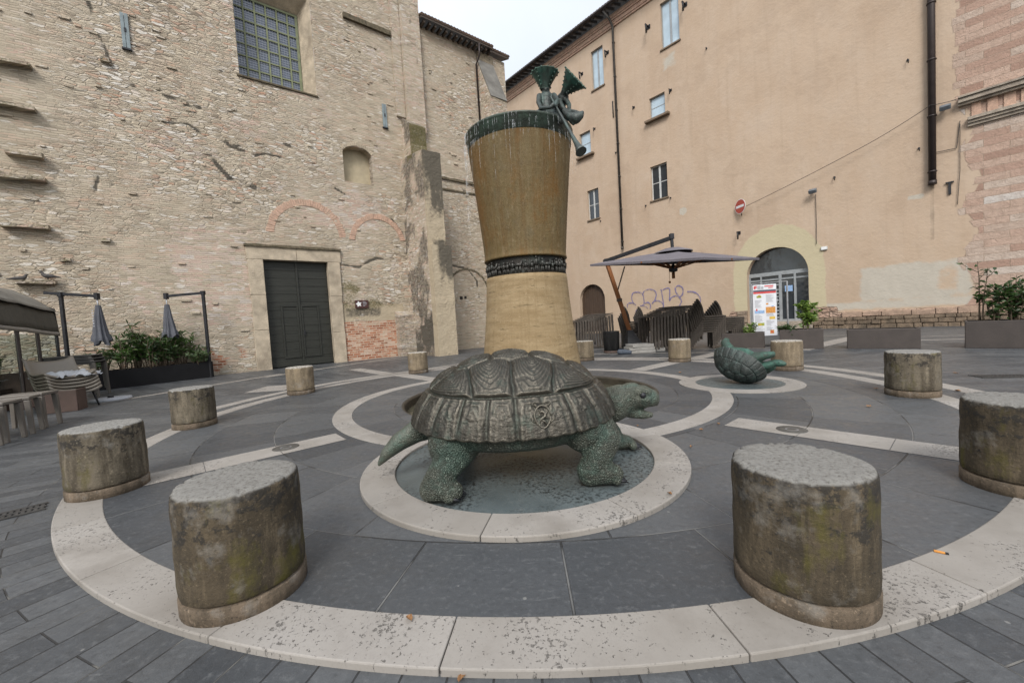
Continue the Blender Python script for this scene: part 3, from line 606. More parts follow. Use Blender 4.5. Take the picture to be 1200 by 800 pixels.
for x, y, k, lab in BOL:
    o = protos[k] if k not in used else copy_tree(protos[k])
    used.add(k); o.location = (x, y, 0); o.rotation_euler.z = random.uniform(0, 6.28); o['label'] = lab
    for ch in kids(o): pass

# ================================================================== FOUNTAIN COLUMN
col = thing('fountain_column', 'tall flared stone fountain column with a dark bronze rim and relief band', 'fountain', (CX, CY, 0))
mb = MB(); mb.lathe([(1.17, -.42), (1.13, 0), (1.085, .4), (1.045, .75), (.985, 1.2), (.93, 1.65), (.89, 2.1), (.868, 2.45), (.862, 2.53), (.80, 2.535)], 96); mb.build('lower_shaft', M['col_low'], col)
prof = [(.80, 2.868), (.868, 2.866), (.884, 2.88), (.886, 2.90), (.872, 2.93)]
for z in np.linspace(3.0, 5.19, 16):
    t = (z-2.93)/(5.12-2.93); prof.append((.866+.205*(t**1.12), z))
mb = MB(); mb.lathe(prof, 96); mb.build('upper_shaft', M['col_up'], col)
mb = MB(); mb.lathe([(1.074, 5.185), (1.088, 5.19), (1.105, 5.40), (1.128, 5.425), (1.14, 5.45), (1.135, 5.468), (1.11, 5.475), (1.08, 5.46), (1.05, 5.38), (.02, 5.36)], 96); mb.build('bronze_rim', M['rim'], col)
mb = MB(); mb.lathe([(.80, 2.53), (.80, 2.87)], 96); fz = mb.build('relief_frieze', M['frieze'], col)
fm = MB(); rr = random.Random(3)
def onr(a, z, r): return (r*math.cos(a), r*math.sin(a), z)
for k in range(46):                   # small standing and riding figures of the relief
    a = 2*math.pi*k/46+rr.uniform(-.03, .03); h = rr.uniform(.19, .29); w = .016; rd = .835; zb = 2.545
    if k % 5 == 3:                    # animal: body, neck, legs
        fm.tube([onr(a-.06, zb+.15, rd), onr(a, zb+.16, rd+.01), onr(a+.06, zb+.15, rd), onr(a+.10, zb+.24, rd)], [.03, .036, .032, .018], 6)
        for q in (-.05, -.02, .03, .055): fm.tube([onr(a+q, zb+.14, rd), onr(a+q+.008, zb, rd)], [.014, .009], 5)
    else:
        fm.tube([onr(a, zb+h*.45, rd), onr(a+.004, zb+h*.8, rd+.006), onr(a, zb+h*.9, rd)], [.028, .032, .016], 6)
        fm.tube([onr(a, zb+h*.92, rd), onr(a, zb+h*1.1, rd)], [.02, .018], 6)
        for q in (-1, 1):
            fm.tube([onr(a+.012*q, zb+h*.5, rd), onr(a+.028*q+.01, zb, rd)], [w, .011], 5)
            fm.tube([onr(a+.03*q, zb+h*.82, rd), onr(a+.055*q, zb+h*rr.uniform(.5, .75), rd+.02), onr(a+.07*q, zb+h*rr.uniform(.5, 1.1), rd+.015)], [.012, .010, .008], 5)
fm.build('relief_figures', M['frieze'], fz)
# threads of water falling from the rim
dm = MB(); rr = random.Random(5)
for k in range(110):
    a = rr.uniform(-math.pi*1.05, .10); r = 1.155+rr.uniform(0, .015); L = rr.choice([.06, .10, .16, .24]) if rr.random() < .8 else rr.uniform(.4, 1.3)
    if math.cos(a+math.pi) > .88 and rr.random() < .8: L = rr.uniform(.5, 2.4)
    z0 = 5.445-(rr.uniform(0, .3) if L < .3 else 0)
    dm.tube([(r*math.cos(a), r*math.sin(a), z0), (r*1.003*math.cos(a), r*1.003*math.sin(a), z0-L*.5), (r*1.006*math.cos(a), r*1.006*math.sin(a), z0-L)], [.0036, .003, .002], 4, False)
o = dm.build('water_threads', M['drip']); o.location = (CX, CY, 0); tag(o, 'thin threads of water falling from the bronze rim of the fountain', 'water', None, 'stuff')

# ================================================================== BRONZE TURTLES
def shell_mesh(A=1.06, Bw=.84, z_top=1.26, z_rim=.545, lift=.075, nt=420, nr=190, seed=1):
    """carapace: polar grid; vertebral, costal and marginal scutes with stepped growth rings"""
    th = np.linspace(0, 2*np.pi, nt, endpoint=False); rho = np.linspace(0.004, 1, nr); RH, TH = np.meshgrid(rho, th, indexing='ij')
    c, s = np.cos(TH), np.sin(TH); RM = .655
    e = 2.35; sup = (np.abs(c)**e+np.abs(s)**e)**(-1/e)
    px, py = RH*sup*c, RH*sup*s
    # scutes of the inner dome
    qx, qy = px/RM, py/RM
    seeds = [(-.80, 0), (-.40, 0), (0, 0), (.40, 0), (.80, 0)]+[(x, y) for y in (-.62, .62) for x in (-.66, -.23, .20, .62)]
    wts = [.0]*5+[.0]*8
    qx = qx+.05*(fbm(px*5+3, py*5, 3)-.5); qy = qy+.05*(fbm(px*5+9, py*5+4, 3)-.5)
    D = np.stack([np.hypot((qx-a)*1.0, (qy-b)*(.80 if b == 0 else .95)) for a, b in seeds], -1)
    o = np.sort(D, -1); edge_in = (o[..., 1]-o[..., 0])/2
    NM = 24; ang = (np.arctan2(s*1.0, c*1.0)/(2*np.pi)*NM) % 1.0
    edge_m = np.minimum(np.minimum(ang, 1-ang)*2*np.pi/NM*RH*1.0, 9)
    gm = np.abs(RH-RM)*.95
    inner = RH < RM
    edge = np.where(inner, np.minimum(edge_in*RM, gm), np.minimum(edge_m, gm+.0))
    # rings: costals stepped pyramids, marginals opening upward, both worn near the top
    st = np.where(inner, edge/.026, edge/.021)
    Rg = np.where(inner, 1, 0); near = np.argmin(D, -1); sx_ = np.array([q[0] for q in seeds])[near]; sy_ = np.array([q[1] for q in seeds])[near]
    da = np.hypot(qx-sx_*.98, (qy-sy_*.72))*RM; q1 = edge/(edge+da+1e-6)
    mid_a = (np.floor(np.arctan2(s, c)/(2*np.pi)*NM)+.5)*2*np.pi/NM; dm = np.hypot(np.angle(np.exp(1j*(np.arctan2(s, c)-mid_a)))*RH, (RH-1.0)*1.2); q2 = edge/(edge+dm+1e-6)
    st = np.where(inner, q1*10.5, q2*11.0)
    w = (st % 1.0); ringv = np.where(w < .8, w/.8, (1-w)/.2)
    nz = fbm(TH*9+seed, RH*14, 4); fine = fbm(TH*62+seed, RH*4, 3)
    ringv = ringv*sstep(.2, .55, nz+.12)*np.where(inner, 1, 1-.75*sstep(.80, .93, RH))
    h = 0.009*sstep(0, .05, edge)+np.where(inner, .0125, .010)*ringv*sstep(.008, .02, edge)+np.where(inner, .020, .008)*np.where(inner, q1, q2)
    h += np.where(inner, .010, .022)*(fine-.5)+.012*(nz-.5)
    h -= .015*np.exp(-(edge/.0075)**2)
    h -= .004*np.exp(-((RH-RM)/.016)**2)
    # profile of the dome: steep round flank, then marginals flaring outward
    dome = np.where(inner, 1-.50*(RH/RM)**2.3, 0)
    tt = np.clip((RH-RM)/(1-RM), 0, 1)
    ze = z_rim+lift*np.abs(c)**2.2; zj = ze+(z_top-ze)*.50
    t_ = RH*math.pi/2*.985
    z = ze+(z_top-ze)*np.cos(t_)**1.08
    gr = np.sin(t_)*.975+.028*RH**7               # plan radius
    x = A*gr*sup*c; y = Bw*gr*sup*s
    sc = .011*np.sin(TH*NM/1.0)**2*sstep(.9, 1, RH)               # scalloped rim
    z = z-sc*.9+.010*(fbm(TH*3, RH*4+5, 2)-.5)
    P = np.stack([x, y, z], -1)
    du = np.roll(P, -1, 1)-np.roll(P, 1, 1); dv = np.gradient(P, axis=0); nn = np.cross(dv, du); nn /= np.linalg.norm(nn, axis=-1, keepdims=True)+1e-9
    nn *= np.sign((nn*np.stack([c, s, np.ones_like(c)], -1)).sum(-1, keepdims=True)); nn[:3] = (0, 0, 1)
    P = P+nn*h[..., None]
    V = P.reshape(-1, 3).tolist(); F = []
    for i in range(nr-1):
        for k in range(nt):
            k2 = (k+1) % nt; F.append((i*nt+k, (i+1)*nt+k, (i+1)*nt+k2, i*nt+k2))
    F.append(tuple(range(nt)))
    # under-lip turning in beneath the rim
    base = (nr-1)*nt
    for j, (k_, dz) in enumerate(((.985, -.02), (.90, -.015), (.72, .02))):
        b = len(V)
        for k in range(nt): V.append([P[-1, k, 0]*k_, P[-1, k, 1]*k_, P[-1, k, 2]+dz])
        for k in range(nt):
            k2 = (k+1) % nt; F.append((base+k, b+k, b+k2, base+k2))
        base = b
    return V, F
def make_turtle(name, label, chains, loc, rz, claws, eyes, mats, scale=1.0, rot=None):
    t = thing(name, label, 'statue', loc, rz)
    V, F = shell_mesh(z_top=1.26 if claws else 1.36); mb = MB(); mb.add(V, F, True); mb.build('shell', mats[0], t)
    def ex(mb):
        # broad belly and plastron
        prof = [(1e-3, -.13)]+[(math.cos(a)**.5, .13*math.sin(a)) for a in np.linspace(-1.45, 1.45, 16)]+[(1e-3, .13)]
        b = len(mb.v); mb.lathe(prof, 40); mb.f.append(tuple(b+k for k in reversed(range(40)))); mb.sm.append(True); mb.f.append(tuple(b+17*40+k for k in range(40))); mb.sm.append(True)
        for i in range(b, len(mb.v)):
            x, y, z = mb.v[i]; mb.v[i] = (x*.92, y*.765, .50+z*1.35)
    body = organic('body', chains, mats[1], t, .017, 5, ex)
    for p, d, r in claws:
        cm = MB(); p = Vector(p); d = Vector(d).normalized(); cm.tube([p-d*.03, p+d*.03, p+d*.065+Vector((0, 0, -.012))], [r, r*.8, .004], 8); cm.build('claw', mats[2], body)
    for p in eyes:
        em = MB(); prof = [(.034*math.cos(a), .034*math.sin(a)) for a in np.linspace(-1.5, 1.5, 9)]; em.lathe(prof, 14, p); em.build('eye', mats[2], body)
    if rot is not None: t.rotation_euler = rot
    t.scale = (scale,)*3
    return t
foot = lambda x, y, s=1, dx=1.0, dy=0.0: [[(x+dx*a*s-dy*b*s, y+dy*a*s+dx*b*s, .062, .062*s)] for a, b in ((.20, -.085), (.235, -.03), (.235, .03), (.20, .085))]
big = [
    # neck and head
    [(.72, 0, .56, .20), (.95, -.02, .60, .185), (1.12, -.04, .645, .155), (1.24, -.05, .675, .15)],
    [(1.16, -.05, .69, .155), (1.28, -.07, .715, .148), (1.39, -.085, .70, .128), (1.475, -.095, .685, .10)],
    [(1.17, -.05, .60, .10), (1.28, -.07, .535, .066), (1.39, -.085, .505, .050), (1.47, -.095, .50, .036)],
    [(1.52, -.10, .66, .055), (1.535, -.10, .62, .03)],
    [(1.32, -.185, .785, .052), (1.42, -.18, .765, .036)], [(1.30, -.195, .70, .03), (1.40, -.195, .69, .03)], [(1.06, -.05, .63, .195), (1.10, -.05, .64, .19)], [(1.36, .02, .775, .05)],
    # skin folds where the limbs leave the shell
    [(-.62, -.25, .50, .27), (-.62, -.50, .46, .235)], [(.66, -.20, .52, .27), (.66, -.48, .50, .22)], [(.72, .22, .54, .25)], [(-.65, .3, .50, .26)],
    # near hind leg
    [(-.52, -.42, .48, .215), (-.61, -.58, .345, .162), (-.745, -.69, .20, .126), (-.805, -.72, .12, .112)], [(-.805, -.72, .115, .113), (-.69, -.745, .12, .108), (-.60, -.755, .10, .09)],
    # near fore leg
    [(.80, -.40, .53, .18), (.855, -.52, .41, .158), (.76, -.59, .265, .138), (.665, -.62, .15, .122)], [(.665, -.62, .115, .115), (.79, -.635, .125, .112), (.89, -.64, .105, .095)],
    # far fore leg stretched ahead
    [(.72, .25, .52, .20), (1.0, .30, .36, .165), (1.15, .33, .20, .125), (1.21, .33, .10, .10)], [(1.21, .33, .09, .09), (1.33, .33, .085, .085)],
    # far hind leg
    [(-.62, .35, .48, .22), (-.72, .52, .26, .18), (-.74, .58, .12, .12), (-.55, .58, .09, .09)],
    # tail
    [(-.86, -.05, .55, .15), (-1.04, -.12, .50, .118), (-1.20, -.16, .42, .098), (-1.33, -.19, .315, .066), (-1.42, -.20, .205, .024)],
]+[[(-.64+.02*k, -.755-.075+.05*k, .07, .052)] for k in range(4)]+[[(.90, -.70+.047*k, .07, .05)] for k in range(4)]+[[(1.39-.01*abs(k-1.5), .235+.058*k, .065, .052)] for k in range(4)]+[[(-.53, .52+.05*k, .06, .05)] for k in range(3)]
claws = [((-.60+.015*k, -.83+.05*k, .055), (1, 0, -.15), .020) for k in range(4)]+[((.945, -.70+.047*k, .055), (1, 0, -.12), .016) for k in range(4)]+[((1.435-.01*abs(k-1.5), .235+.058*k, .05), (1, .05, -.1), .018) for k in range(4)]
turtle = make_turtle('turtle_statue', 'big walking bronze turtle with scaly green legs on the ringed slate disc', big, (-.03, 4.30, .012), R(2.0), claws, [(1.355, -.208, .742), (1.38, .045, .742)], (M['shell'], M['skin'], M['iron']))

# crest cast in relief on one of the marginal scutes
from mathutils.bvhtree import BVHTree
shell_o = [c for c in kids(turtle) if c.name.startswith('shell')][0]
bpy.context.view_layer.update(); Wm = turtle.matrix_world; iW = Wm.inverted()
bv = BVHTree.FromPolygons([v.co for v in shell_o.data.vertices], [p.vertices for p in shell_o.data.polygons])
hit = bv.ray_cast(iW@Vector(CAM), (iW.to_3x3()@Vector(ray(636, 488))).normalized())
if hit[0] is not None:
    n_ = hit[1] if hit[1].y < 0 else -hit[1]; n_.normalize(); n_ = (n_*.4+Vector((.1, -1, .35)).normalized()*.6).normalized(); ux = Vector((0, 0, 1)).cross(n_).normalized(); uy = n_.cross(ux); q_ = lambda a, b, h=.006: hit[0]+ux*a+uy*b+n_*h
    em = MB(); ring_ = [(.075*math.cos(t)*(1-.25*max(0, -math.sin(t))), .10*math.sin(t)) for t in np.linspace(0, 2*math.pi, 21)]
    em.tube([q_(a, b) for a, b in ring_], .009, 6)
    em.tube([q_(-.03, .03), q_(-.005, .05), q_(.025, .03), q_(.02, 0), q_(-.02, -.02), q_(-.03, -.06)], [.008, .014, .016, .014, .012, .006], 6)
    for s_ in ((.02, .01, .05, .04), (.0, -.01, .045, -.02), (-.02, .0, -.05, .02), (-.01, -.03, .025, -.07), (-.02, .04, -.045, .06)): em.tube([q_(s_[0], s_[1]), q_((s_[0]+s_[2])/2+.006, (s_[1]+s_[3])/2+.008), q_(s_[2], s_[3])], [.010, .008, .005], 5)
    for s_ in (-1, 1): em.tube([q_(.05*s_, .085), q_(.085*s_, .12), q_(.06*s_, .135), q_(.0, .115)], [.006, .008, .008, .006], 5); em.tube([q_(.055*s_, -.06), q_(.10*s_, -.03), q_(.095*s_, .03)], [.006, .008, .004], 5)
    em.build('crest', M['shell'], shell_o)

small = [
    [(.70, 0, .46, .20), (.98, .05, .30, .17), (1.12, .10, .16, .15)], [(1.12, .10, .16, .15), (1.28, .12, .09, .145), (1.45, .13, .06, .085)],
    [(.55, -.40, .40, .24), (.80, -.50, .22, .17), (.95, -.42, .06, .13), (.90, -.34, -.06, .09)], [(.55, .40, .40, .24), (.82, .48, .18, .17), (.98, .40, .0, .13), (.96, .32, -.12, .09)],
    [(-.55, -.40, .40, .24), (-.78, -.48, .22, .17), (-.86, -.38, .04, .13), (-.76, -.30, -.06, .09)], [(-.55, .40, .40, .24), (-.80, .46, .2, .17), (-.86, .38, .02, .13)],
    [(-.85, 0, .45, .13), (-1.06, 0, .42, .10), (-1.14, .02, .40, .07)],
    [(-.3, -.3, .28, .15), (.1, -.34, .22, .16), (.5, -.26, .28, .15)], [(-.3, .3, .28, .15), (.1, .34, .22, .16), (.5, .26, .28, .15)],
]
tt = make_turtle('overturned_turtle_statue', 'smaller green bronze turtle lying overturned on its shell', small, (0, 0, 0), 0, [], [(1.31, .0, .13), (1.31, .25, .13)], (M['verd_dark'], M['verd'], M['verd']), .51)
Rm = Matrix.Rotation(R(-56), 4, 'Z')@Matrix.Rotation(R(18), 4, 'Y')@Matrix.Rotation(R(136), 4, 'X')
tt.rotation_euler = Rm.to_euler(); bpy.context.view_layer.update()
zmin = min((tt.matrix_world@Vector(v.co)).z for ch in kids(tt) for v in ch.data.vertices) if False else None
Mw = Rm@Matrix.Scale(.51, 4); sh = [c for c in kids(tt) if c.name.startswith('shell')][0]
vs = [Mw@v.co for v in sh.data.vertices]; zmin = min(v.z for v in vs); cx = sum(v.x for v in vs)/len(vs); cy = sum(v.y for v in vs)/len(vs)
tt.location = (4.66-cx, 8.42-cy, .008-zmin)

# ================================================================== TRUMPETING FIGURES ON THE RIM
def P(x, y, Y): return tuple(float(v) for v in atY(x, y, Y))
def chain(pts, Y=None): return [(*P(x, y, yy), r) for x, y, yy, r in pts]
f1 = thing('trumpeter_statue', 'green bronze figure in an upright funnel hat blowing a long trumpet on the rim', 'statue', P(646, 136, 8.15))
b0 = np.array(f1.location)
def rel(cs): return [[(c[0]-b0[0], c[1]-b0[1], c[2]-b0[2], c[3]) for c in ch] for ch in cs]
body = organic('body', rel([
    chain([(641, 134, 8.2, .15), (640, 124, 8.2, .135), (640, 115, 8.2, .13), (640, 110, 8.2, .06)]),           # trunk
    chain([(640, 110, 8.2, .055), (639.5, 105, 8.16, .085), (639, 102, 8.16, .083)]),                             # neck and head
    chain([(639.6, 104.5, 8.07, .025)]), chain([(637.6, 103, 8.09, .02)]), chain([(641.2, 103, 8.09, .02)]), chain([(639.6, 106.3, 8.085, .022)]),
    chain([(634, 103, 8.18, .024)]), chain([(645, 103, 8.18, .024)]),
    chain([(632, 113, 8.15, .058), (631, 120, 8.05, .047), (634, 127, 7.9, .041), (645, 126, 7.75, .034), (648, 123, 7.74, .042)]),   # near arm
    chain([(649, 113, 8.15, .066), (653, 119, 8.0, .055), (650, 124, 7.8, .045)]),
    chain([(636, 134, 8.15, .12), (630, 136, 8.0, .10), (624, 135, 8.2, .07)]), chain([(645, 135, 8.1, .11), (654, 137, 7.9, .09), (658, 142, 7.8, .06)]),
]), M['verd_dark'], f1, .014, 4)
def funnel(parent, a, b, ra, rb, m, studs=14):
    a, b = Vector(a)-Vector(b0), Vector(b)-Vector(b0); d = (b-a); L = d.length; d.normalize(); x = d.orthogonal().normalized(); y = d.cross(x); mb = MB(); n = 40
    prof = [(ra, 0), (ra*1.05, L*.1), (ra+(rb-ra)*.42, L*.5), (ra+(rb-ra)*.72, L*.78), (rb, L), (rb*1.02, L+.008), (rb*.97, L-.008), (ra+(rb-ra)*.68, L*.76), (ra*.8, L*.2), (.005, L*.18)]
    V = []; F = []
    for i, (r, h) in enumerate(prof):
        for k in range(n):
            an = 2*math.pi*k/n; w = 1+.035*math.cos(an*10)*min(1, h/L); V.append(a+d*h+(x*math.cos(an)+y*math.sin(an))*r*w)
    for i in range(len(prof)-1):
        for k in range(n):
            k2 = (k+1) % n; F.append((i*n+k, i*n+k2, (i+1)*n+k2, (i+1)*n+k))
    mb.add(V, F, True)
    for k in range(studs):
        an = 2*math.pi*k/studs; q = a+d*L+(x*math.cos(an)+y*math.sin(an))*rb*1.03; prof2 = [(.018*math.cos(t), .018*math.sin(t)) for t in np.linspace(-1.5, 1.5, 5)]; mb.lathe(prof2, 8, q)
    for j in range(1, 5):
        for sg in (0, 10, 20, 30):
            an = 2*math.pi*sg/n; r = ra+(rb-ra)*(j/5)**1.1; q = a+d*(L*j/5)+(x*math.cos(an)+y*math.sin(an))*r*1.04; mb.lathe([(.016*math.cos(t), .016*math.sin(t)) for t in np.linspace(-1.5, 1.5, 5)], 8, q)
    return mb.build('funnel_hat', m, parent)
funnel(body, P(638.5, 105.5, 8.16), P(638.5, 86.0, 8.13), .09, .26, M['verd'])
tm = MB(); A_, B_ = [Vector(P(*k))-Vector(b0) for k in ((645, 113, 7.95), (681, 178, 7.25))]
pts = [A_.lerp(B_, t) for t in (0, .03, .2, .45, .7, .82, .90, .955, 1.0)]
tm.tube(pts, [.022, .018, .02, .025, .032, .041, .054, .074, .104], 18); tm.build('trumpet', M['verd_dark'], body)
f2 = thing('bending_figure_statue', 'green bronze figure in a tilted funnel hat bending down with a shell horn', 'statue', P(657, 135, 8.35))
b0 = np.array(f2.location)
body = organic('body', rel([
    chain([(652, 130, 8.5, .15), (656, 121, 8.4, .14), (660, 115, 8.3, .115)]), chain([(660, 114, 8.3, .07), (662, 108.5, 8.22, .086), (663, 106, 8.2, .083)]),
    chain([(664.5, 109, 8.13, .024)]), chain([(662.5, 107.2, 8.13, .02)]), chain([(665.5, 106.5, 8.14, .02)]), chain([(664.5, 111.2, 8.15, .02)]),
    chain([(663, 117, 8.25, .055), (667, 123, 8.15, .045), (667, 130, 8.0, .038), (674, 131, 7.9, .034), (678, 133, 7.85, .042)]),
    chain([(655, 119, 8.2, .06), (659, 126, 8.05, .05), (665, 132, 7.95, .042)]),
    chain([(652, 132, 8.4, .12), (645, 137, 8.3, .10)]), chain([(655, 133, 8.35, .11), (662, 139, 8.2, .09)]),
]), M['verd_dark'], f2, .014, 4)
funnel(body, P(662, 108, 8.2), P(674.5, 91.5, 8.05), .09, .265, M['verd'])
horn = organic('shell_horn', rel([chain([(661, 130.5, 7.95, .045), (664, 134, 7.9, .06), (669, 137, 7.86, .085), (675, 138.5, 7.82, .105), (679.5, 136, 7.8, .075), (682.5, 132, 7.8, .035)]), chain([(670, 141, 7.85, .06), (672, 145, 7.84, .035)])]), M['verd_dark'], body, .012, 3)

# ================================================================== WALLS
def cuts(a, b, step, must):
    pts = sorted(set([a, b]+[m for m in must if a < m < b])); out = []
    for p, q in zip(pts, pts[1:]):
        n = max(1, int(round((q-p)/step))); out += list(np.linspace(p, q, n+1)[:-1])
    return np.array(out+[b])
def wall_grid(name, m, parent, U, Z, holes, attrs, disp, extra=None):
    """holes: ('rect', u0, u1, z0, z1) or ('arch', cu, zspring, rise, r, z0)"""
    us, zs = np.meshgrid(U, Z, indexing='xy'); nu, nz = len(U), len(Z); uu, zz = us.copy(), zs.copy()
    step = float(np.median(np.diff(U)))
    uc = (us[:-1, :-1]+us[1:, 1:])/2; zc = (zs[:-1, :-1]+zs[1:, 1:])/2; keep = np.ones(uc.shape, bool)
    for h in holes:
        if h[0] == 'rect': keep &= ~((uc > h[1]) & (uc < h[2]) & (zc > h[3]) & (zc < h[4]))
        else:
            _, cu, zsp, rise, r, z0 = h
            ins = ((np.abs(uc-cu) < r) & (zc > z0) & (zc <= zsp)) | ((((uc-cu)/r)**2+((zc-zsp)/rise)**2 < 1) & (zc > zsp)); keep &= ~ins
            rr = np.sqrt(((us-cu)/r)**2+((zs-zsp)/rise)**2); near = (np.abs(rr-1)*min(r, rise) < step*.75) & (zs > zsp)
            uu = np.where(near, cu+(us-cu)/rr, uu); zz = np.where(near, zsp+(zs-zsp)/rr, zz)
    y = disp(us, zs)
    V = np.stack([uu, y, zz], -1).reshape(-1, 3).tolist(); F = []
    ii, jj = np.nonzero(keep)
    a = ii*nu+jj; F = np.stack([a, a+1, a+nu+1, a+nu], -1).tolist()
    nb = len(V)
    if extra is not None:
        F += [[i+nb for i in f] for f in extra.f]; V += extra.v
    me = bpy.data.meshes.new(name); me.from_pydata(V, [], F); me.update()
    nf = np.zeros((nz, nu), bool)
    for h in holes:
        if h[0] == 'arch': _, cu, zsp, rise, r, z0 = h; rr = np.sqrt(((us-cu)/r)**2+((zs-zsp)/rise)**2); nf |= (np.abs(rr-1)*min(r, rise) < step*2.2) & (zs > zsp-step)
    cf = nf[:-1, :-1] | nf[1:, 1:] | nf[1:, :-1] | nf[:-1, 1:]
    sm = (~cf[ii, jj]).tolist()+([False]*len(extra.f) if extra is not None else []); me.polygons.foreach_set('use_smooth', sm)
    for k, fn in attrs.items():
        v = np.clip(fn(us, zs), 0, 1).reshape(-1); at = me.attributes.new(k, 'FLOAT', 'POINT'); arr = np.zeros(len(V), np.float32); arr[:nb] = v; at.data.foreach_set('value', arr)
    return link(name, me, m, parent)
def segdist(u, z, pts):
    d = np.full(u.shape, 1e9)
    for (a, b), (c, e) in zip(pts, pts[1:]):
        L2 = (c-a)**2+(e-b)**2+1e-9; t = np.clip(((u-a)*(c-a)+(z-b)*(e-b))/L2, 0, 1); d = np.minimum(d, np.hypot(u-a-t*(c-a), z-b-t*(e-b)))
    return d
def boxm(u, z, u0, u1, z0, z1, soft=.1):
    return np.minimum(np.minimum(sstep(u0-soft, u0+soft, u), 1-sstep(u1-soft, u1+soft, u)), np.minimum(sstep(z0-soft, z0+soft, z), 1-sstep(z1-soft, z1+soft, z)))
def reveal(mb, u0, u1, z0, z1, d, du=0, dzt=0, sill=True):
    mb.add([(u0, 0, z0), (u0, 0, z1), (u0, d, z1-dzt), (u0, d, z0)], [(0, 1, 2, 3)])
    mb.add([(u1, 0, z0), (u1, 0, z1), (u1-du, d, z1-dzt), (u1-du, d, z0)], [(0, 3, 2, 1)])
    mb.add([(u0, 0, z1), (u1, 0, z1), (u1-du, d, z1-dzt), (u0, d, z1-dzt)], [(0, 1, 2, 3)])
    if sill: mb.add([(u0, 0, z0), (u1, 0, z0), (u1-du, d, z0), (u0, d, z0)], [(3, 2, 1, 0)])
def arch_reveal(mb, cu, zsp, rise, r, z0, d, n=28):
    pts = [(cu-r, z0), (cu-r, zsp)]+[(cu+r*math.cos(a), zsp+rise*math.sin(a)) for a in np.linspace(math.pi, 0, n)][1:]+[(cu+r, z0)]
    for p, q in zip(pts, pts[1:]): mb.add([(p[0], -.002, p[1]), (q[0], -.002, q[1]), (q[0], d, q[1]), (p[0], d, p[1])], [(0, 1, 2, 3)], True)
    return pts
def arch_panel(mb, cu, zsp, rise, r, z0, y, n=28):
    pts = [(cu-r, z0)]+[(cu+r*math.cos(a), zsp+rise*math.sin(a)) for a in np.linspace(math.pi, 0, n)]+[(cu+r, z0)]
    mb.add([(p[0], y, p[1]) for p in pts], [tuple(reversed(range(len(pts))))])

# ------------------------------------------------------------------ THE CHURCH
church = thing('church', 'old rubble stone church wall with a large grated window and dark double door', 'church', CH.world(0, 0), CH.ang)
def cpx(l, sx, ox, oy): return [CH.hit(ox+x/sx, oy+y/sx) for x, y in l]
CRACKS = [cpx(k, 3.077, 0, 0) for k in ([(480, 310), (560, 335), (640, 360), (720, 390)], [(590, 440), (680, 450), (740, 490)], [(640, 385), (700, 380)], [(740, 540), (790, 600), (850, 660), (920, 680)], [(790, 470), (830, 530), (860, 525)], [(320, 10), (345, 90), (370, 155), (395, 220)], [(340, 690), (358, 640), (395, 642), (405, 665)])]
CRACKS += [cpx(k, 3.076, 250, 0) for k in ([(20, 500), (60, 530), (110, 545)], [(150, 560), (190, 555), (250, 570)], [(260, 520), (340, 560)], [(0, 580), (55, 645), (150, 672)], [(690, 55), (712, 120), (725, 240)], [(440, 680), (500, 715)])]
CRACKS += [cpx(k, 3.637, 270, 230) for k in ([(470, 290), (550, 303), (585, 280), (620, 265), (720, 278)], [(685, 95), (715, 130), (735, 165)], [(0, 150), (60, 155)], [(945, 295), (1010, 310), (1050, 360), (1060, 430)])]
ULEFT, URIGHT = -16.0, 18.1
def att_dark(u, z):
    d = np.zeros(u.shape); nz = fbm(u*3, z*3, 3)
    for k in CRACKS:
        w = .025+.10*nz; d = np.maximum(d, (1-sstep(w*.5, w*1.5, segdist(u, z, k)))*(.42+.55*sstep(.3, .62, fbm(u*1.8+9, z*1.8, 3))))
    d = np.maximum(d, .72*boxm(u, z, 5.9, 8.0, 2.3, 2.95, .22))                      # sooty band over the brick patch
    d = np.maximum(d, .55*boxm(u, z, 8.6, 9.7, .2, 2.7, .3))
    d = np.maximum(d, .55*boxm(u, z, 2.0, 5.9, 5.6, 6.15, .12))
    d = np.maximum(d, .28*boxm(u, z, 5.9, 9.7, 3.0, 4.6, .6)*sstep(.4, .6, nz))
    d = np.maximum(d, .34*sstep(.56, .70, fbm(u*.7+30, z*1.5+4, 4))*boxm(u, z, -2.5, 9, 7.5, 13.6, 1.2))
    d = np.maximum(d, .42*(1-sstep(.05, .5, z))*sstep(.35, .6, nz))
    return d
ATT = dict(dark=att_dark, brick=lambda u, z: np.maximum(boxm(u, z, 5.7, 8.75+.5*(fbm(u*0+3, z*2, 2)-.5), -.5, 2.15, .05), .62*boxm(u, z, -.4, 1.5, -.2, 1.6, .5)*sstep(.5, .62, fbm(u*1.4, z*2, 3))),
           plaster=lambda u, z: np.maximum(boxm(u, z, 5.8, 9.3, 2.12, 3.05+.0*u, .14)*sstep(.15, .3, fbm(u*1.2, z*2, 3)), .0*u),
           moss=lambda u, z: .42*boxm(u, z, 5.9, 9.7, 2.9, 4.2, .5)+.40*sstep(.55, .7, fbm(u*.5, z*.7, 3))*sstep(9, 4, z),
           pinkz=lambda u, z: np.maximum(.62*boxm(u, z, -.9, 2.1, 2.2, 6.8, .35), .66*boxm(u, z, 2.2, 9.4, 7.2, 9.2, .5)*sstep(.42, .55, fbm(u*.9+4, z*.9, 3)))+.45*sstep(.60, .70, fbm(u*.45+8, z*.6+3, 3)), pale=lambda u, z: 0*u)
ex = MB()
WU0, WU1, WZ0, WZ1 = 2.05, 5.42, 13.92, 19.0
reveal(ex, WU0, WU1, WZ0, WZ1, .95, .47, .75)
DU0, DU1, DZ1 = 2.33, 5.25, 5.30
NU0, NU1 = 6.48, 8.06
arch_reveal(ex, (NU0+NU1)/2, 11.30, .42, (NU1-NU0)/2, 9.75, .6)
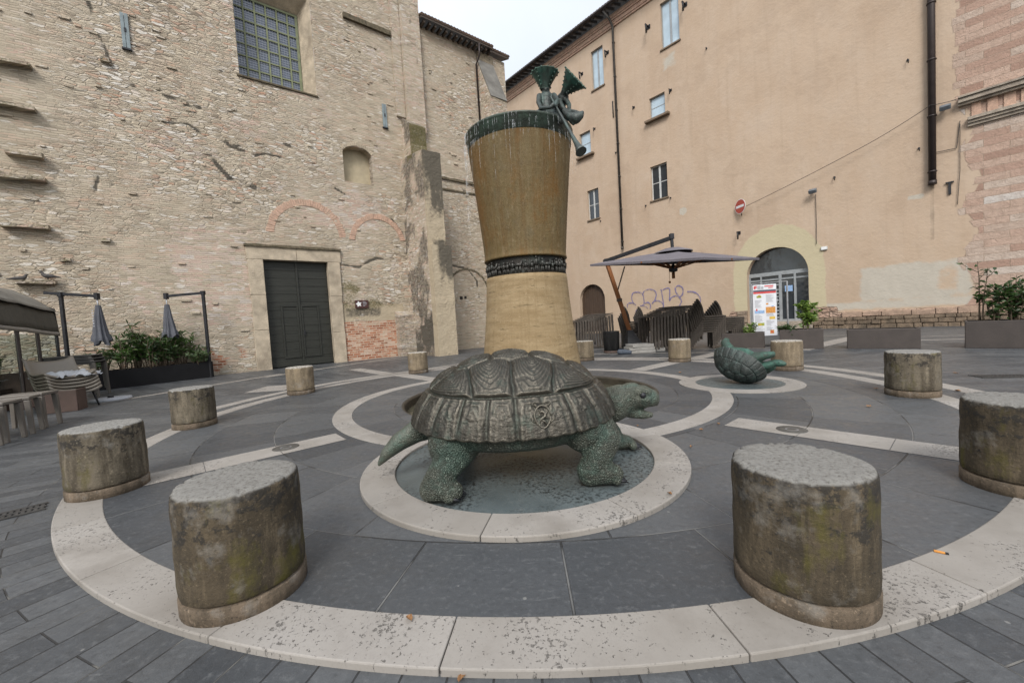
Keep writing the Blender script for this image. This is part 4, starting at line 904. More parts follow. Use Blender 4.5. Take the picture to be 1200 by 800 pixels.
ex.add([(NU0, 0, 9.75), (NU1, 0, 9.75), (NU1, .6, 9.75), (NU0, .6, 9.75)], [(3, 2, 1, 0)])
# sides, rear and top of the tall nave
ex.add([(URIGHT, 0, -1), (URIGHT, 9, -1), (URIGHT, 9, 19.9), (URIGHT, 0, 19.9)], [(0, 1, 2, 3)])
ex.add([(11.45, 0, 19.6), (11.45, 14, 19.6), (11.45, 14, 27), (11.45, 0, 27)], [(0, 1, 2, 3)])
ex.add([(ULEFT, 0, -1), (ULEFT, 14, -1), (ULEFT, 14, 27), (ULEFT, 0, 27)], [(3, 2, 1, 0)])
dsp = lambda u, z: .05*(fbm(u*.35, z*.35, 3)-.5)+.035*(fbm(u*2.2, z*3.2, 3)-.5)
HOL = [('rect', WU0, WU1, WZ0, WZ1), ('rect', DU0, DU1, -2, DZ1), ('arch', (NU0+NU1)/2, 11.30, .42, (NU1-NU0)/2, 9.75), ('rect', 11.45, 30, 19.9, 40)]
U = cuts(ULEFT, URIGHT, .075, [WU0, WU1, DU0, DU1, NU0, NU1, 11.45]); Z = cuts(-.3, 25, .075, [WZ0, WZ1, DZ1, 9.75, 11.30, 19.9])
wall = wall_grid('wall', M['church'], church, U, Z, HOL, ATT, dsp, ex)
# stone blocks that stand proud: string course, pilaster, buttresses
def block_mesh(name, pieces, m, parent, amt=.02, sub=.16, dark=None, zero=True, moss=0.0, plaster=0.0):
    """stone masonry made of solid boxes, finely cut and roughened"""
    bm = bmesh.new()
    for (u0, u1, y0, y1, z0, z1, *tp) in pieces:
        sl = tp[0] if tp else 0.0
        mb = MB(); mb.add([(u0, y0, z0), (u1, y0, z0), (u1, y1, z0), (u0, y1, z0), (u0, y0, z1), (u1, y0, z1), (u1, y1, z1+sl), (u0, y1, z1+sl)], [(3, 2, 1, 0), (4, 5, 6, 7), (0, 1, 5, 4), (1, 2, 6, 5), (2, 3, 7, 6), (3, 0, 4, 7)])
        me = mb.mesh('t'); bm.from_mesh(me); bpy.data.meshes.remove(me)
    for it in range(7):
        ed = [e for e in bm.edges if e.calc_length() > sub*1.5]
        if not ed: break
        bmesh.ops.subdivide_edges(bm, edges=ed, cuts=1, use_grid_fill=True)
    bm.normal_update(); me = bpy.data.meshes.new(name); bm.to_mesh(me); bm.free()
    co = np.empty(len(me.vertices)*3); me.vertices.foreach_get('co', co); co = co.reshape(-1, 3); no = np.empty_like(co.reshape(-1)); me.vertices.foreach_get('normal', no); no = no.reshape(-1, 3)
    h = fbm((co[:, 0]+co[:, 1])*2.4+3, co[:, 2]*3.1, 4)-.5; co += no*(h*amt*2)[:, None]; me.vertices.foreach_set('co', co.reshape(-1))
    for k, v in (('dark', dark), ('moss', moss), ('plaster', plaster), ('brick', None), ('pinkz', .42), ('pale', None)):
        at = me.attributes.new(k, 'FLOAT', 'POINT'); a = np.zeros(len(co), np.float32)
        if callable(v): a[:] = v(co[:, 0], co[:, 1], co[:, 2])
        elif v: a[:] = v
        at.data.foreach_set('value', a)
    me.update(); return link(name, me, m, parent)
block_mesh('pilaster', [(10.28, 11.44, -.34, .1, 13.3, 25), (9.72, 10.25, -.12, .1, 14.0, 25)], M['church'], church, .015, .2, lambda u, y, z: .7*(1-sstep(.03, .14, segdist(u, z, CRACKS[11]))))
bt = block_mesh('buttress', [(9.72, 10.90, -3.30, .1, -.3, 5.95, .55), (9.74, 10.80, -2.92, .1, 5.9, 11.05, .5), (10.0, 10.92, -1.20, .1, 11.0, 13.15, .9)], M['church'], church, .03, .14,
    lambda u, y, z: np.where(y < -2.8, .30*sstep(.5, .7, fbm(u*1.5, z*.6, 3))+np.maximum(boxm(u, z, 9.6, 11.0, 6.6, 11.6, .2)*(.30+.62*sstep(6.6, 10.6, z)+.75*(fbm(u*5, z*.45, 3)-.5)), boxm(u, z, 9.95, 11.2, 2.8, 6.4, .3)*(.25+.70*sstep(3.2, 5.6, z)+.75*(fbm(u*5+5, z*.45, 3)-.5))), .30+.40*sstep(.40, .58, fbm(y*1.3, z*1.1, 3))+.4*(1-sstep(.8, 2.9, z))),
    moss=lambda u, y, z: np.where((y < -1.0) & (y > -1.6) & (z > 11), .75, .12), plaster=lambda u, y, z: np.where(y < -2.8, 1.0, 0.0))
block_mesh('corner_buttress', [(15.72, 17.0, -1.38, .1, -.3, 16.3, 3.35), (15.74, 17.0, -.12, .1, 15, 19.85, .05)], M['church'], church, .03, .2, lambda u, y, z: np.where(z > 16.25+(y+1.38)*2.2, .62, np.where((y < -1.2), .5, .12)), plaster=lambda u, y, z: np.where(z > 16.25+(y+1.38)*2.2, 1, 0))
lp = cpx([(465, 52), (660, 132)], 3.076, 250, 0)
for pc in ((lp[0][0], lp[1][0]-.4, -.16, .02, lp[0][1]-.2, lp[0][1]+.05), (11.5, 15.6, -.10, .02, 10.86, 11.0), (11.5, 15.6, -.06, .02, 10.2, 10.3)): block_mesh('string_course', [pc], M['ledge'], church, .02, .15)
sl_ = MB(); nx_, nz_ = -.914*.035, .404*.035; P_ = [(u_, y_+nx_, z_+nz_) for u_, y_, z_ in ((15.70, -1.40, 16.28), (17.02, -1.40, 16.28), (17.02, -.02, 19.42), (15.70, -.02, 19.42))]; sl_.add(P_+[(a_, b_+.06, c_-.03) for a_, b_, c_ in P_], [(0, 1, 2, 3), (0, 4, 5, 1), (1, 5, 6, 2), (3, 7, 4, 0), (2, 6, 7, 3)]); sl_.build('buttress_capping', M['grey_plaster'], church, .01)
# low plastered bank against the buttress
block_mesh('rubble_footing', [(8.75, 9.75, -.55, .05, -.3, 2.35, .25)], M['church'], church, .04, .14, lambda u, y, z: .52+0*u)
# putlog ledges
LEDGES = [((0, 70), (40, 84)), ((0, 121), (44, 134)), ((8, 178), (52, 188)), ((0, 203), (56, 217)), ((2, 263), (60, 270)), ((18, 332.5), (68, 330)), ((118, 281), (130, 282)), ((70, 304), (84, 305)), ((118, 70), (128, 73))]
for i, (p, q) in enumerate(LEDGES):
    a, b = CH.hit(*p), CH.hit(*q); d = .34 if i < 6 else .14
    block_mesh('ledge', [(a[0]-(2.0 if p[0] == 0 else 0), b[0], -d, .02, a[1]*.5+b[1]*.5-.07, a[1]*.5+b[1]*.5+.07)], M['church'], church, .07, .08, dark=lambda u, y, z: .50+0*u, moss=lambda u, y, z: .55+0*u)
# scattered stones that stand proud of the face, and sockets
pm = MB(); sm_ = MB(); rs = random.Random(11)
for k in range(230):
    u = rs.uniform(ULEFT+6, 17.9); z = rs.uniform(.6, 19.0)
    if (WU0-.3 < u < WU1+.3 and WZ0-.3 < z < 20) or (DU0-.9 < u < DU1+.9 and z < 6.4) or (NU0-.2 < u < NU1+.2 and 9.5 < z < 12) or (5.6 < u < 9.9 and z < 3.2) or (9.5 < u < 11.6): continue
    w, h, d = rs.uniform(.12, .42), rs.uniform(.06, .15), rs.uniform(.025, .06)
    c = [(u+sx*w/2*rs.uniform(.75, 1), -dd*d, z+sz*h/2*rs.uniform(.7, 1)) for dd in (0, 1) for sx, sz in ((-1, -1), (1, -1), (1, 1), (-1, 1))]
    pm.add(c, [(4, 5, 6, 7), (0, 1, 5, 4), (1, 2, 6, 5), (2, 3, 7, 6), (3, 0, 4, 7)])
ps = pm.build('projecting_stones', M['church'], church, .012, 1)
bm_ = bmesh.new(); bm_.from_mesh(wall.data); bm_.from_mesh(ps.data); bm_.to_mesh(wall.data); bm_.free(); bpy.data.objects.remove(ps)
for u, z, r in ((13.3, 3.35, .10), (13.62, 3.38, .08)): sm_ = MB(); sm_.box((u, -.03, z), (r*2, .05, r*2)); sm_.build('socket', M['socket'], church)
pass
# blind arches in pink brick
def vouss(name, cu, zs, r0, r1, a0, a1, n, parent, m, y=-.02):
    mb = MB(); rs = random.Random(n)
    for k in range(n):
        s = a0+(a1-a0)*(k+.06)/n; e = a0+(a1-a0)*(k+.94)/n; yy = y+rs.uniform(-.008, .008); dr = rs.uniform(-.03, .03)
        V = []
        for a in (s, e):
            for r in (r0+dr*.3, r1+dr):
                for q in (yy, .03): V.append((cu+r*math.cos(a), q, zs+r*math.sin(a)))
        mb.add(V, [(0, 4, 6, 2), (2, 6, 7, 3), (0, 1, 5, 4), (0, 2, 3, 1), (4, 5, 7, 6)])
    return mb.build(name, m, parent, .008, 1)
vouss('blind_arch', 4.45, 6.62, 1.52, 1.86, R(2), R(178), 46, church, M['voussoir'])
vouss('blind_arch', 8.10, 6.55, 1.30, 1.60, R(8), R(178), 36, church, M['voussoir'])
vouss('relieving_arch', 13.9, 3.6, 1.55, 1.68, R(5), R(140), 30, church, M['ledge'], -.02)
# stone door surround and the door
mb = MB()
for u0, u1, z0, z1 in ((1.70, 2.33, -.2, 1.9), (1.72, 2.33, 1.91, 3.6), (1.70, 2.33, 3.61, 5.30), (5.25, 5.86, -.2, 1.6), (5.25, 5.84, 1.61, 3.5), (5.25, 5.86, 3.51, 5.30), (1.66, 3.8, 5.305, 5.92), (3.81, 5.92, 5.305, 5.90)): mb.span((u0, -.10, z0), (u1, .42, z1))
mb.build('door_surround', M['jamb'], church, .02)
st = block_mesh('lintel_weathering', [(1.60, 5.95, -.17, .02, 5.91, 6.02)], M['ledge'], church, .02, .12)
door = MB(); door.span((DU0, .30, -.2), (DU1, .36, DZ1)); dr = door.build('door', M['door'], church)
mid = (DU0+DU1)/2
def leaf(u0, u1):
    mb = MB(); z = .05
    while z < 5.25:
        h = .40; mb.span((u0+.03, .262, z+.006), (u1-.03, .30, min(z+h, 5.27)-.006)); z += h
    return mb
for u0, u1 in ((DU0, mid-.01), (mid+.01, DU1)): leaf(u0, u1).build('door_leaf', M['door'], dr, .006)
for u0, u1, z0, z1 in ((DU0+.62, mid-.06, .42, 3.1), (mid+.06, DU1-.55, .42, 3.1)):
    mb = MB(); t = .075
    mb.span((u0, .215, z0), (u0+t, .262, z1)); mb.span((u1-t, .215, z0), (u1, .262, z1)); mb.span((u0+t, .217, z0), (u1-t, .262, z0+t)); mb.span((u0+t, .217, z1-t), (u1-t, .262, z1)); mb.build('wicket_frame', M['door'], dr, .006)
mb = MB(); mb.span((mid-.045, .20, .02), (mid+.045, .262, 5.25)); mb.span((DU0+.03, .205, .02), (mid-.05, .26, .30)); mb.span((mid+.05, .205, .02), (DU1-.03, .26, .30)); mb.build('door_batten', M['door'], dr, .006)
mb = MB(); mb.span((mid+.12, .17, 1.55), (mid+.17, .262, 1.8)); mb.build('handle', M['iron'], dr)
# the grated window
wnd = MB(); GU0, GU1, GZ0, GZ1 = 2.05, 4.95, 13.92, 18.25; wnd.span((GU0, .93, GZ0), (GU1, .94, GZ1)); w = wnd.build('window', M['glass_blue'], church)
fr = MB(); fr.span((GU0-.02, .84, GZ0), (GU0+.10, .93, GZ1)); fr.span((GU1-.12, .84, GZ0), (GU1, .93, GZ1)); fr.span((GU0+.1, .842, GZ0), (GU1-.12, .93, GZ0+.30)); fr.span((GU0+.1, .842, GZ1-.1), (GU1-.12, .93, GZ1))
for k in range(1, 6): u = GU0+(GU1-GU0)*k/6; fr.span((u-.035, .85, GZ0+.3), (u+.035, .925, GZ1-.1))
for k in range(1, 7): z = GZ0+.3+(GZ1-GZ0-.3)*k/7; fr.span((GU0+.1, .86, z-.03), (GU1-.12, .92, z+.03))
fr.build('window_grille', M['green'], w)
mb = MB()
for k in range(1, 24): u = GU0+(GU1-GU0)*k/24; mb.span((u-.006, .88, GZ0+.3), (u+.006, .892, GZ1-.1))
for k in range(1, 34): z = GZ0+.3+(GZ1-GZ0-.3)*k/34; mb.span((GU0+.1, .893, z-.006), (GU1-.12, .905, z+.006))
mb.build('wire_mesh', M['steel'], w)
mb = MB(); mb.span((WU0-.1, -.06, WZ0-.09), (WU1+.05, .2, WZ0-.005)); mb.build('window_sill', M['ledge'], church, .01)
jm = MB(); jm.add([(WU1-.004, -.004, WZ0), (WU1-.004, -.004, WZ1), (WU1-.475, .94, WZ1-.75), (WU1-.475, .94, WZ0)], [(0, 3, 2, 1)]); jm.add([(WU0, 0, WZ1-.004), (WU1, 0, WZ1-.004), (WU1-.47, .95, WZ1-.754), (WU0, .95, WZ1-.754)], [(0, 1, 2, 3)])
jm.build('window_splay', M['jamb'], church)
# blocked niche
mb = MB(); arch_panel(mb, (NU0+NU1)/2, 11.30, .42, (NU1-NU0)/2, 9.75, .5); mb.build('niche_infill', M['niche'], church)
mb = MB()
for k in range(7): mb.span((NU1-.03, .03+.002*(k % 2), 9.80+k*.21), (NU1+.01, .42-.12*(k % 2), 9.98+k*.21))
mb.build('niche_jamb_stones', M['white'] if False else M['cornice'], church, .01)
vouss('niche_arch', (NU0+NU1)/2, 10.75, 1.0, 1.18, R(40), R(140), 16, church, M['jamb'], -.03)
# slit shutters
for p, q in (((140, 15), (151, 58)), ((447, 122), (452.5, 150))):
    a, b = CH.hit(*p), CH.hit(*q); u0, u1, z0, z1 = a[0], a[0]+.24, b[1], a[1]; mb = MB()
    mb.span((u0, -.07, z0), (u0+.11, -.02, z1)); mb.span((u0+.125, -.075, z0), (u1, -.02, z1)); s_ = mb.build('slit_shutter', M['blue_wood'], church, .006)
    mb = MB(); mb.span((u0-.03, -.10, z0-.07), (u1+.03, 0, z0-.005)); mb.build('shutter_sill', M['iron'], s_); mb = MB(); mb.span((u0+.09, -.10, (z0+z1)/2-.05), (u0+.15, -.075, (z0+z1)/2+.1)); mb.build('shutter_fitting', M['iron'], s_)
# eave of the lower chapel
rf = MB(); rf.add([(11.46, -.62, 19.98), (16.6, -.62, 19.98), (16.6, 7, 22.6), (11.46, 7, 22.6), (11.46, -.62, 20.09), (16.6, -.62, 20.09), (16.6, 7, 22.71), (11.46, 7, 22.71)], [(3, 2, 1, 0), (4, 5, 6, 7), (0, 1, 5, 4), (1, 2, 6, 5), (2, 3, 7, 6), (3, 0, 4, 7)])
rf.add([(16.6, -.3, 20.0), (18.3, -.3, 20.05), (18.3, 7, 22.6), (16.6, 7, 22.6), (16.6, -.3, 20.12), (18.3, -.3, 20.17), (18.3, 7, 22.71), (16.6, 7, 22.71)], [(3, 2, 1, 0), (4, 5, 6, 7), (0, 1, 5, 4), (1, 2, 6, 5), (2, 3, 7, 6), (3, 0, 4, 7)])
roof = rf.build('roof', M['rafter'], church)
def tiles(parent, u0, u1, y0, z0, y1, z1, w=.22, n=None):
    mb = MB(); k = 0; u = u0
    while u < u1:
        mb.tube([(u, y0-.05, z0), (u, y1, z1)], [.085, .085], 8); mb.tube([(u+w/2, y0-.02, z0+.02), (u+w/2, y1, z1+.02)], [.07, .07], 6); u += w
    return mb.build('roof_tiles', M['tile'], parent)
tiles(roof, 11.5, 16.6, -.62, 20.15, 7, 22.78); tiles(roof, 16.65, 18.25, -.3, 20.22, 7, 22.78)
mb = MB()
for k in range(14): u = 11.7+k*.375; mb.span((u-.06, -.52, 19.80), (u+.06, .1, 19.975))
mb.build('rafters', M['rafter'], roof)
mb = MB(); mb.tube([(15.55, -.62, 19.95), (15.55, -.60, 19.2), (15.60, -.1, 18.9), (15.62, -.1, 14)], .06, 8); mb.build('downpipe', M['pipe'], church)

# ------------------------------------------------------------------ THE PEACH BUILDING
pk = thing('peach_building', 'tall peach plastered building with shuttered windows and an arched glass entrance', 'building', PK.world(0, 0), PK.ang)
PL, PR_, PT = -36.0, 14.0, 28.0
AC, AZ, AR, AH, A0 = -3.42, 3.74, 1.83, 1.86, .50           # arched entrance
SC_, SZ, SR, SH, S0 = -19.18, 3.30, 1.52, 1.50, .2           # small arched door
WIN = [(-11.0, -9.5, 22.75, 26.3), (-17.95, -16.62, 22.75, 26.25), (-12.26, -10.90, 17.80, 19.45), (-19.72, -18.45, 17.30, 19.40), (-12.42, -10.95, 11.10, 13.90), (-19.15, -17.82, 11.0, 13.80)]
HOLP = [('rect', *w) for w in WIN]+[('arch', AC, AZ, AH, AR, A0), ('arch', SC_, SZ, SH, SR, S0)]
def att_y(u, z):
    a = np.hypot((u-AC)/2.72, np.maximum(z-3.95, 0)/3.15); return (1-sstep(.78, 1.22, a))*sstep(.3, 1.5, z+.0*u)
def att_w(u, z):
    m = boxm(u, z, 1.0, 5.35, 1.55, 3.55, .55)*(1-.6*boxm(u, z, 4.1, 5.0, 1.9, 3.2, .35)); m = np.maximum(m, .75*boxm(u, z, -.7, 5.6, 1.05, 1.6, .25)); m = np.maximum(m, .8*boxm(u, z, 3.0, 3.7, 7.0, 7.3, .12)); m = np.maximum(m, .65*boxm(u, z, -11.0, -9.8, 20.9, 22.2, .5))
    return np.maximum(m, (1-sstep(.28, .34, np.hypot(u+9.75, z-9.6))))
def att_s(u, z): return np.where(z < 11.6, sstep(4.75, 5.85, u+.25*np.sin(z*2.3)), sstep(4.35, 5.35, u))
def att_b(u, z): return np.maximum((1-sstep(.85, 1.15, z+.25*(fbm(u*.6, z*0+1, 2)-.5)))*sstep(-9.0, -6.5, u), boxm(u, z, -6.5, -.1, -.2, 1.45, .25)*(1-sstep(1.0, 1.9, z-.0)))
def att_d(u, z):
    d = .55*boxm(u, z, 3.9, 4.1, 4.6, 7.7, .05); d = np.maximum(d, .32*boxm(u, z, 5.0, 5.25, 4.0, 10.2, .08)); d = np.maximum(d, .28*(1-sstep(.3, 2.2, z))*sstep(.4, .62, fbm(u*.8, z*1.2, 3)))
    for w in WIN:
        for e in (w[0]+.1, w[1]-.1): d = np.maximum(d, .30*boxm(u, z, e-.1, e+.1, w[2]-1.6, w[2], .08)*sstep(.35, .6, fbm(u*3, z*.8, 2)))
    return d
_rc = random.Random(21); PCR = []
for (u0_, z0_) in ((-8, 21), (-2.5, 17), (-6.5, 14.2), (1.5, 13), (-13.5, 16.5), (-16.5, 9.5), (2.2, 20), (-9.5, 8.4)):
    q_ = [(u0_, z0_)]; an_ = _rc.uniform(-2.6, -.4)
    for _ in range(9): an_ += _rc.uniform(-.5, .5); q_.append((q_[-1][0]+.55*math.cos(an_), q_[-1][1]+.55*math.sin(an_)))
    PCR.append(q_)
_ad = att_d
def att_d(u, z):
    d = _ad(u, z)
    for q_ in PCR: d = np.maximum(d, .40*(1-sstep(.03, .13, segdist(u, z, q_)))*sstep(.3, .6, fbm(u*1.5, z*1.5, 3)))
    return d
def att_r(u, z): return boxm(u, z, -40, -14.8, 27.0, 30, .12)
exb = MB()
for w in WIN: reveal(exb, *w, .30)
arch_reveal(exb, AC, AZ, AH, AR, A0, .55); exb.add([(AC-AR, 0, A0), (AC+AR, 0, A0), (AC+AR, .55, A0), (AC-AR, .55, A0)], [(3, 2, 1, 0)])
arch_reveal(exb, SC_, SZ, SH, SR, S0, .5)
exb.add([(PL, 0, -1), (PL, 12, -1), (PL, 12, PT), (PL, 0, PT)], [(3, 2, 1, 0)]); exb.add([(PR_, 0, -1), (PR_, 12, -1), (PR_, 12, PT), (PR_, 0, PT)], [(0, 1, 2, 3)])
exb.add([(PL, 12, -1), (PR_, 12, -1), (PR_, 12, PT), (PL, 12, PT)], [(0, 1, 2, 3)])
U = cuts(PL, PR_, .12, sum([[w[0], w[1]] for w in WIN], [])+[AC-AR, AC+AR, SC_-SR, SC_+SR]); Z = cuts(-.3, PT, .12, sum([[w[2], w[3]] for w in WIN], [])+[AZ, SZ, A0])
wall_grid('wall', M['plaster'], pk, U, Z, HOLP, dict(yellow=att_y, whitewash=att_w, stone=att_s, basestone=att_b, dark=att_d, redbrick=att_r), lambda u, z: .05*(fbm(u*.18, z*.18, 3)-.5)+.012*(fbm(u*1.1, z*1.1, 3)-.5), exb)
def casement(w, leaves, cross, frame_m, glass_m, y=.2, sillm=None):
    u0, u1, z0, z1 = w; f = .085
    mb = MB(); mb.span((u0+f, y+.03, z0+f), (u1-f, y+.04, z1-f)); win = mb.build('window', glass_m, pk)
    mb = MB(); mb.span((u0, y, z0), (u0+f, y+.07, z1)); mb.span((u1-f, y, z0), (u1, y+.07, z1)); mb.span((u0+f, y+.002, z0), (u1-f, y+.07, z0+f)); mb.span((u0+f, y+.002, z1-f), (u1-f, y+.07, z1))
    for k in range(1, leaves): u = u0+(u1-u0)*k/leaves; mb.span((u-.075, y-.02, z0+f), (u+.075, y+.06, z1-f))
    for t in cross: z = z0+(z1-z0)*t; mb.span((u0+f, y+.012, z-.03), (u1-f, y+.05, z+.03))
    mb.build('window_frame', frame_m, win, .006)
    mb = MB(); mb.span((u0-.10, -.10, z0-.12), (u1+.10, .15, z0-.004)); mb.build('window_sill', M['sill'], win, .01)
    return win
casement(WIN[0], 2, (), M['grey_frame'], M['glass_sky']); casement(WIN[1], 2, (), M['grey_frame'], M['glass_sky'])
for i in (2, 3):
    w_ = casement(WIN[i], 1, (.5,), M['grey_frame'], M['glass_sky']); u0, u1, z0, z1 = WIN[i]; mb = MB(); mb.span((u0-.35, -.34, z0-.30), (u1+.4, .02, z0-.125)); mb.build('window_ledge', M['sill'], w_, .01)
casement(WIN[4], 2, (.5,), M['white_frame'], M['glass']); casement(WIN[5], 2, (.5,), M['white_frame'], M['glass'])
# arched entrance: framed glass doors under a dark fanlight
mb = MB(); arch_panel(mb, AC, AZ, AH, AR, A0, .50); ent = mb.build('entrance_door', M['glass'], pk)
mb = MB(); L_, R__ = AC-AR, AC+AR
mb.span((L_, .40, 3.72), (R__, .52, 3.98)); mb.span((L_, .41, 3.40), (R__, .5, 3.50))
for u, w in ((L_+.05, .1), (L_+.78, .1), (AC+.12, .17), (AC+.98, .13), (R__-.05, .1)): mb.span((u-w/2, .38, A0), (u+w/2, .51, 3.72))
mb.span((L_+.1, .402, A0), (R__-.1, .49, A0+.16)); mb.span((L_+.83, .395, 3.02), (AC+.03, .49, 3.10)); mb.build('door_frame', M['grey_frame'], ent, .008)
mb = MB(); mb.span((AC+.40, .36, 2.55), (AC+.85, .385, 2.95)); mb.build('door_notice', M['pblue'], ent)
mb = MB()
for k in range(9): mb.span((AC-.30+.0*k, .43, .75+k*.24), (AC+.02, .455, .86+k*.24))
mb.build('door_vent', M['grey_frame'], ent)
mb = MB(); mb.tube([(AC-.05, .30, 1.6), (AC-.05, .30, 2.15)], .02, 8); mb.build('handle', M['steel'], ent)
mb = MB(); mb.span((L_-.25, -.35, -.04), (R__+.2, .5, .25)); mb.span((L_-.05, -.05, .25), (R__+.05, .55, .49)); mb.build('door_step', M['cornice'], pk, .02)
# small plank door
mb = MB(); n = 11
for k in range(n):
    a = SC_-SR+2*SR*k/n+.008; b = SC_-SR+2*SR*(k+1)/n-.008; za = SZ+SH*math.sqrt(max(0, 1-((a-SC_)/SR)**2)); zb = SZ+SH*math.sqrt(max(0, 1-((b-SC_)/SR)**2)); y = .34+.012*(k % 2)
    mb.add([(a, y, S0), (b, y, S0), (b, y, zb), (a, y, za), (a, y+.05, S0), (b, y+.05, S0), (b, y+.05, zb), (a, y+.05, za)], [(0, 1, 2, 3), (1, 5, 6, 2), (0, 3, 7, 4), (3, 2, 6, 7)])
mb.build('plank_door', M['brown_door'], pk)
# roof with rafters, soffit and brick cornice
rf = MB(); V = [(PL, -1.15, 28.22), (PR_, -1.15, 28.22), (PR_, 8, 32), (PL, 8, 32), (PL, -1.15, 28.33), (PR_, -1.15, 28.33), (PR_, 8, 32.1), (PL, 8, 32.1)]
rf.add(V, [(3, 2, 1, 0), (4, 5, 6, 7), (0, 1, 5, 4), (1, 2, 6, 5), (2, 3, 7, 6), (3, 0, 4, 7)]); roof = rf.build('roof', M['rafter'], pk)
tiles(roof, PL, PR_, -1.15, 28.42, 8, 32.2, .30)
mb = MB(); u = PL+.2
while u < PR_: mb.add([(u-.09, -1.0, 28.0), (u+.09, -1.0, 28.0), (u+.09, .1, 28.42), (u-.09, .1, 28.42), (u-.09, -1.0, 28.235), (u+.09, -1.0, 28.235), (u+.09, .1, 28.68), (u-.09, .1, 28.68)], [(3, 2, 1, 0), (0, 1, 5, 4), (1, 2, 6, 5), (3, 0, 4, 7)]); u += .62
mb.build('rafters', M['rafter'], roof)
mb = MB(); mb.tube([(PL, -1.22, 28.30), (PR_, -1.22, 28.26)], .10, 10); mb.build('gutter', M['pipe'], roof)
for z0, z1, d in ((27.05, 27.2, .10), (27.21, 27.5, .16), (27.51, 27.66, .24), (27.67, 28.0, .30)):
    mb = MB(); mb.span((PL, -d, z0), (PR_, .02, z1)); o = mb.build('brick_cornice', M['voussoir'] if z0 > 27.3 else M['ledge'] if z0 > 27.6 else M['voussoir'], pk)
# stone cornice over the exposed masonry
mb = MB()
for z0, z1, d in ((11.28, 11.40, .22), (11.405, 11.62, .34), (11.625, 11.72, .42), (10.16, 10.30, .12), (10.305, 10.44, .2), (10.445, 10.60, .28)):
    off = .0 if z0 > 11 else .32
    mb.span((4.95+off, -d, z0), (PR_, .02, z1))
mb.build('stone_cornice', M['cornice'], pk, .012)
mb = MB(); rs = random.Random(4)
for k in range(16):
    u = 5.4+k*.52; mb.span((u, -.05-.02*rs.random(), 10.61), (u+rs.uniform(.3, .5), .02, 11.27))
mb.build('frieze_blocks', M['voussoir'], pk, .01)
# low courses of stone at the foot of the wall
mb = MB(); rs = random.Random(8); u = .1
while u < PR_:
    w = rs.uniform(.8, 1.5); mb.span((u, -.10-.03*rs.random(), .66+rs.uniform(-.02, .02)), (u+w-.03, .02, .98+rs.uniform(-.04, .03))); u += w
mb.build('plinth_stones', simple('pink_plinth_stone', (.38, .27, .20), .9, 0, .3, 3, .02, dirt=(.20, .15, .11)), pk, .03)
fr_m = simple('dark_footing_rubble', (.20, .15, .105), .95, 0, .45, 4, .03, dirt=(.085, .07, .05))
for (ua, ub) in ((-8.2, AC-AR-.3), (AC+AR+.25, PR_)):
    mb = MB()
    for z0, z1 in ((-.1, .2), (.2, .44), (.44, .65)):
        u = ua
        while u < ub:
            w = rs.uniform(.25, .7); mb.span((u, -.10-.09*rs.random(), z0+.01), (min(u+w, ub)-.02, .02, z1-.012)); u += w
    mb.build('footing_rubble', fr_m, pk, .03)
mb = MB()
for (ua, ub) in ((AC-AR-.75, AC-AR-.03), (AC+AR+.03, AC+AR+.5)):
    for z in (.2, .52, .82, 1.12): mb.span((ua+.1*rs.random(), -.07-.04*rs.random(), z), (ub, .02, z+.27))
mb.build('jamb_stones', simple('grey_jamb_stone', (.27, .21, .155), .92, 0, .35, 4, .02), pk, .03)
# iron hooks left in the plaster
def hk(x, y, s=1.0):
    u, z = PK.hit(x, y); hook = MB(); hook.tube([(u, .02, z), (u, -.22*s, z+.02), (u+.05*s, -.28*s, z-.14*s), (u+.02, -.2*s, z-.3*s)], .032*s, 6); hook.box((u, -.02, z), (.14*s, .05, .14*s)); hook.build('iron_hook', M['iron'], pk)
for x, y, s in ((712, 62, 2.0), (682, 87, 2.0), (760, 32, 2.2), (803, 6, 2.2), (743, 126, 1.1), (786, 106, 1.3), (697, 151, 1.1), (828, 57, .7), (786, 232, .7), (757, 241, .7), (722, 179, .7), (866, 273, 1.6), (1064, 71, .7), (1077, 174, .6), (978, 208, .7), (704, 259, .6)): hk(x, y, s)
mb = MB(); a = PK.hit(1113, 214); b = PK.hit(1112, 228); mb.span((a[0]-.05, -.08, b[1]), (a[0]+.05, .02, a[1])); mb.box((a[0], -.06, a[1]), (.3, .06, .07)); mb.build('wall_tie', M['iron'], pk)
mb = MB(); a = PK.hit(718, 119); b = PK.hit(719, 138); mb.tube([(a[0], -.03, a[1]), (b[0], -.03, b[1])], .05, 6); mb.build('wall_tie', M['iron'], pk)
def on_pk(name, label, cat, u, z, y=0.0, group=None): return thing(name, label, cat, PK.world(u, y, z), PK.ang, group)
# downpipes
def pipe(label, u, z0, z1, r, m, top=False):
    t = on_pk('drainpipe', label, 'drainpipe', u, 0, 0, 'drainpipes on the peach building'); mb = MB(); pts = [(0, -.20, z0), (0, -.20, z1)]
    if top: pts = [(0, -.20, z0), (0, -.20, 27.0), (-.05, -.55, 27.5), (-.3, -1.1, 28.1)]
    mb.tube(pts, r, 14); mb.build('pipe', m, t)
    mb = MB(); z = z0+.6
    while z < z1: mb.tube([(0, -.20, z), (0, -.20, z+.07)], r*1.22, 14); mb.span((-.04, -.19, z+.01), (.04, .03, z+.06)); z += 2.9
    mb.build('bracket', m, t)
    mb = MB(); mb.tube([(0, -.20, z0-.05), (0, -.20, z0+.16)], r*1.15, 14); mb.build('pipe_end', m, t)
pipe('thin dark drainpipe running from the eaves down between the two window columns', -15.33, 7.6, 27.2, .10, M['copper_pipe'], True)
pipe('thick brown drainpipe on the blank wall near the exposed masonry', 4.02, 7.65, 28.1, .155, M['pipe'])
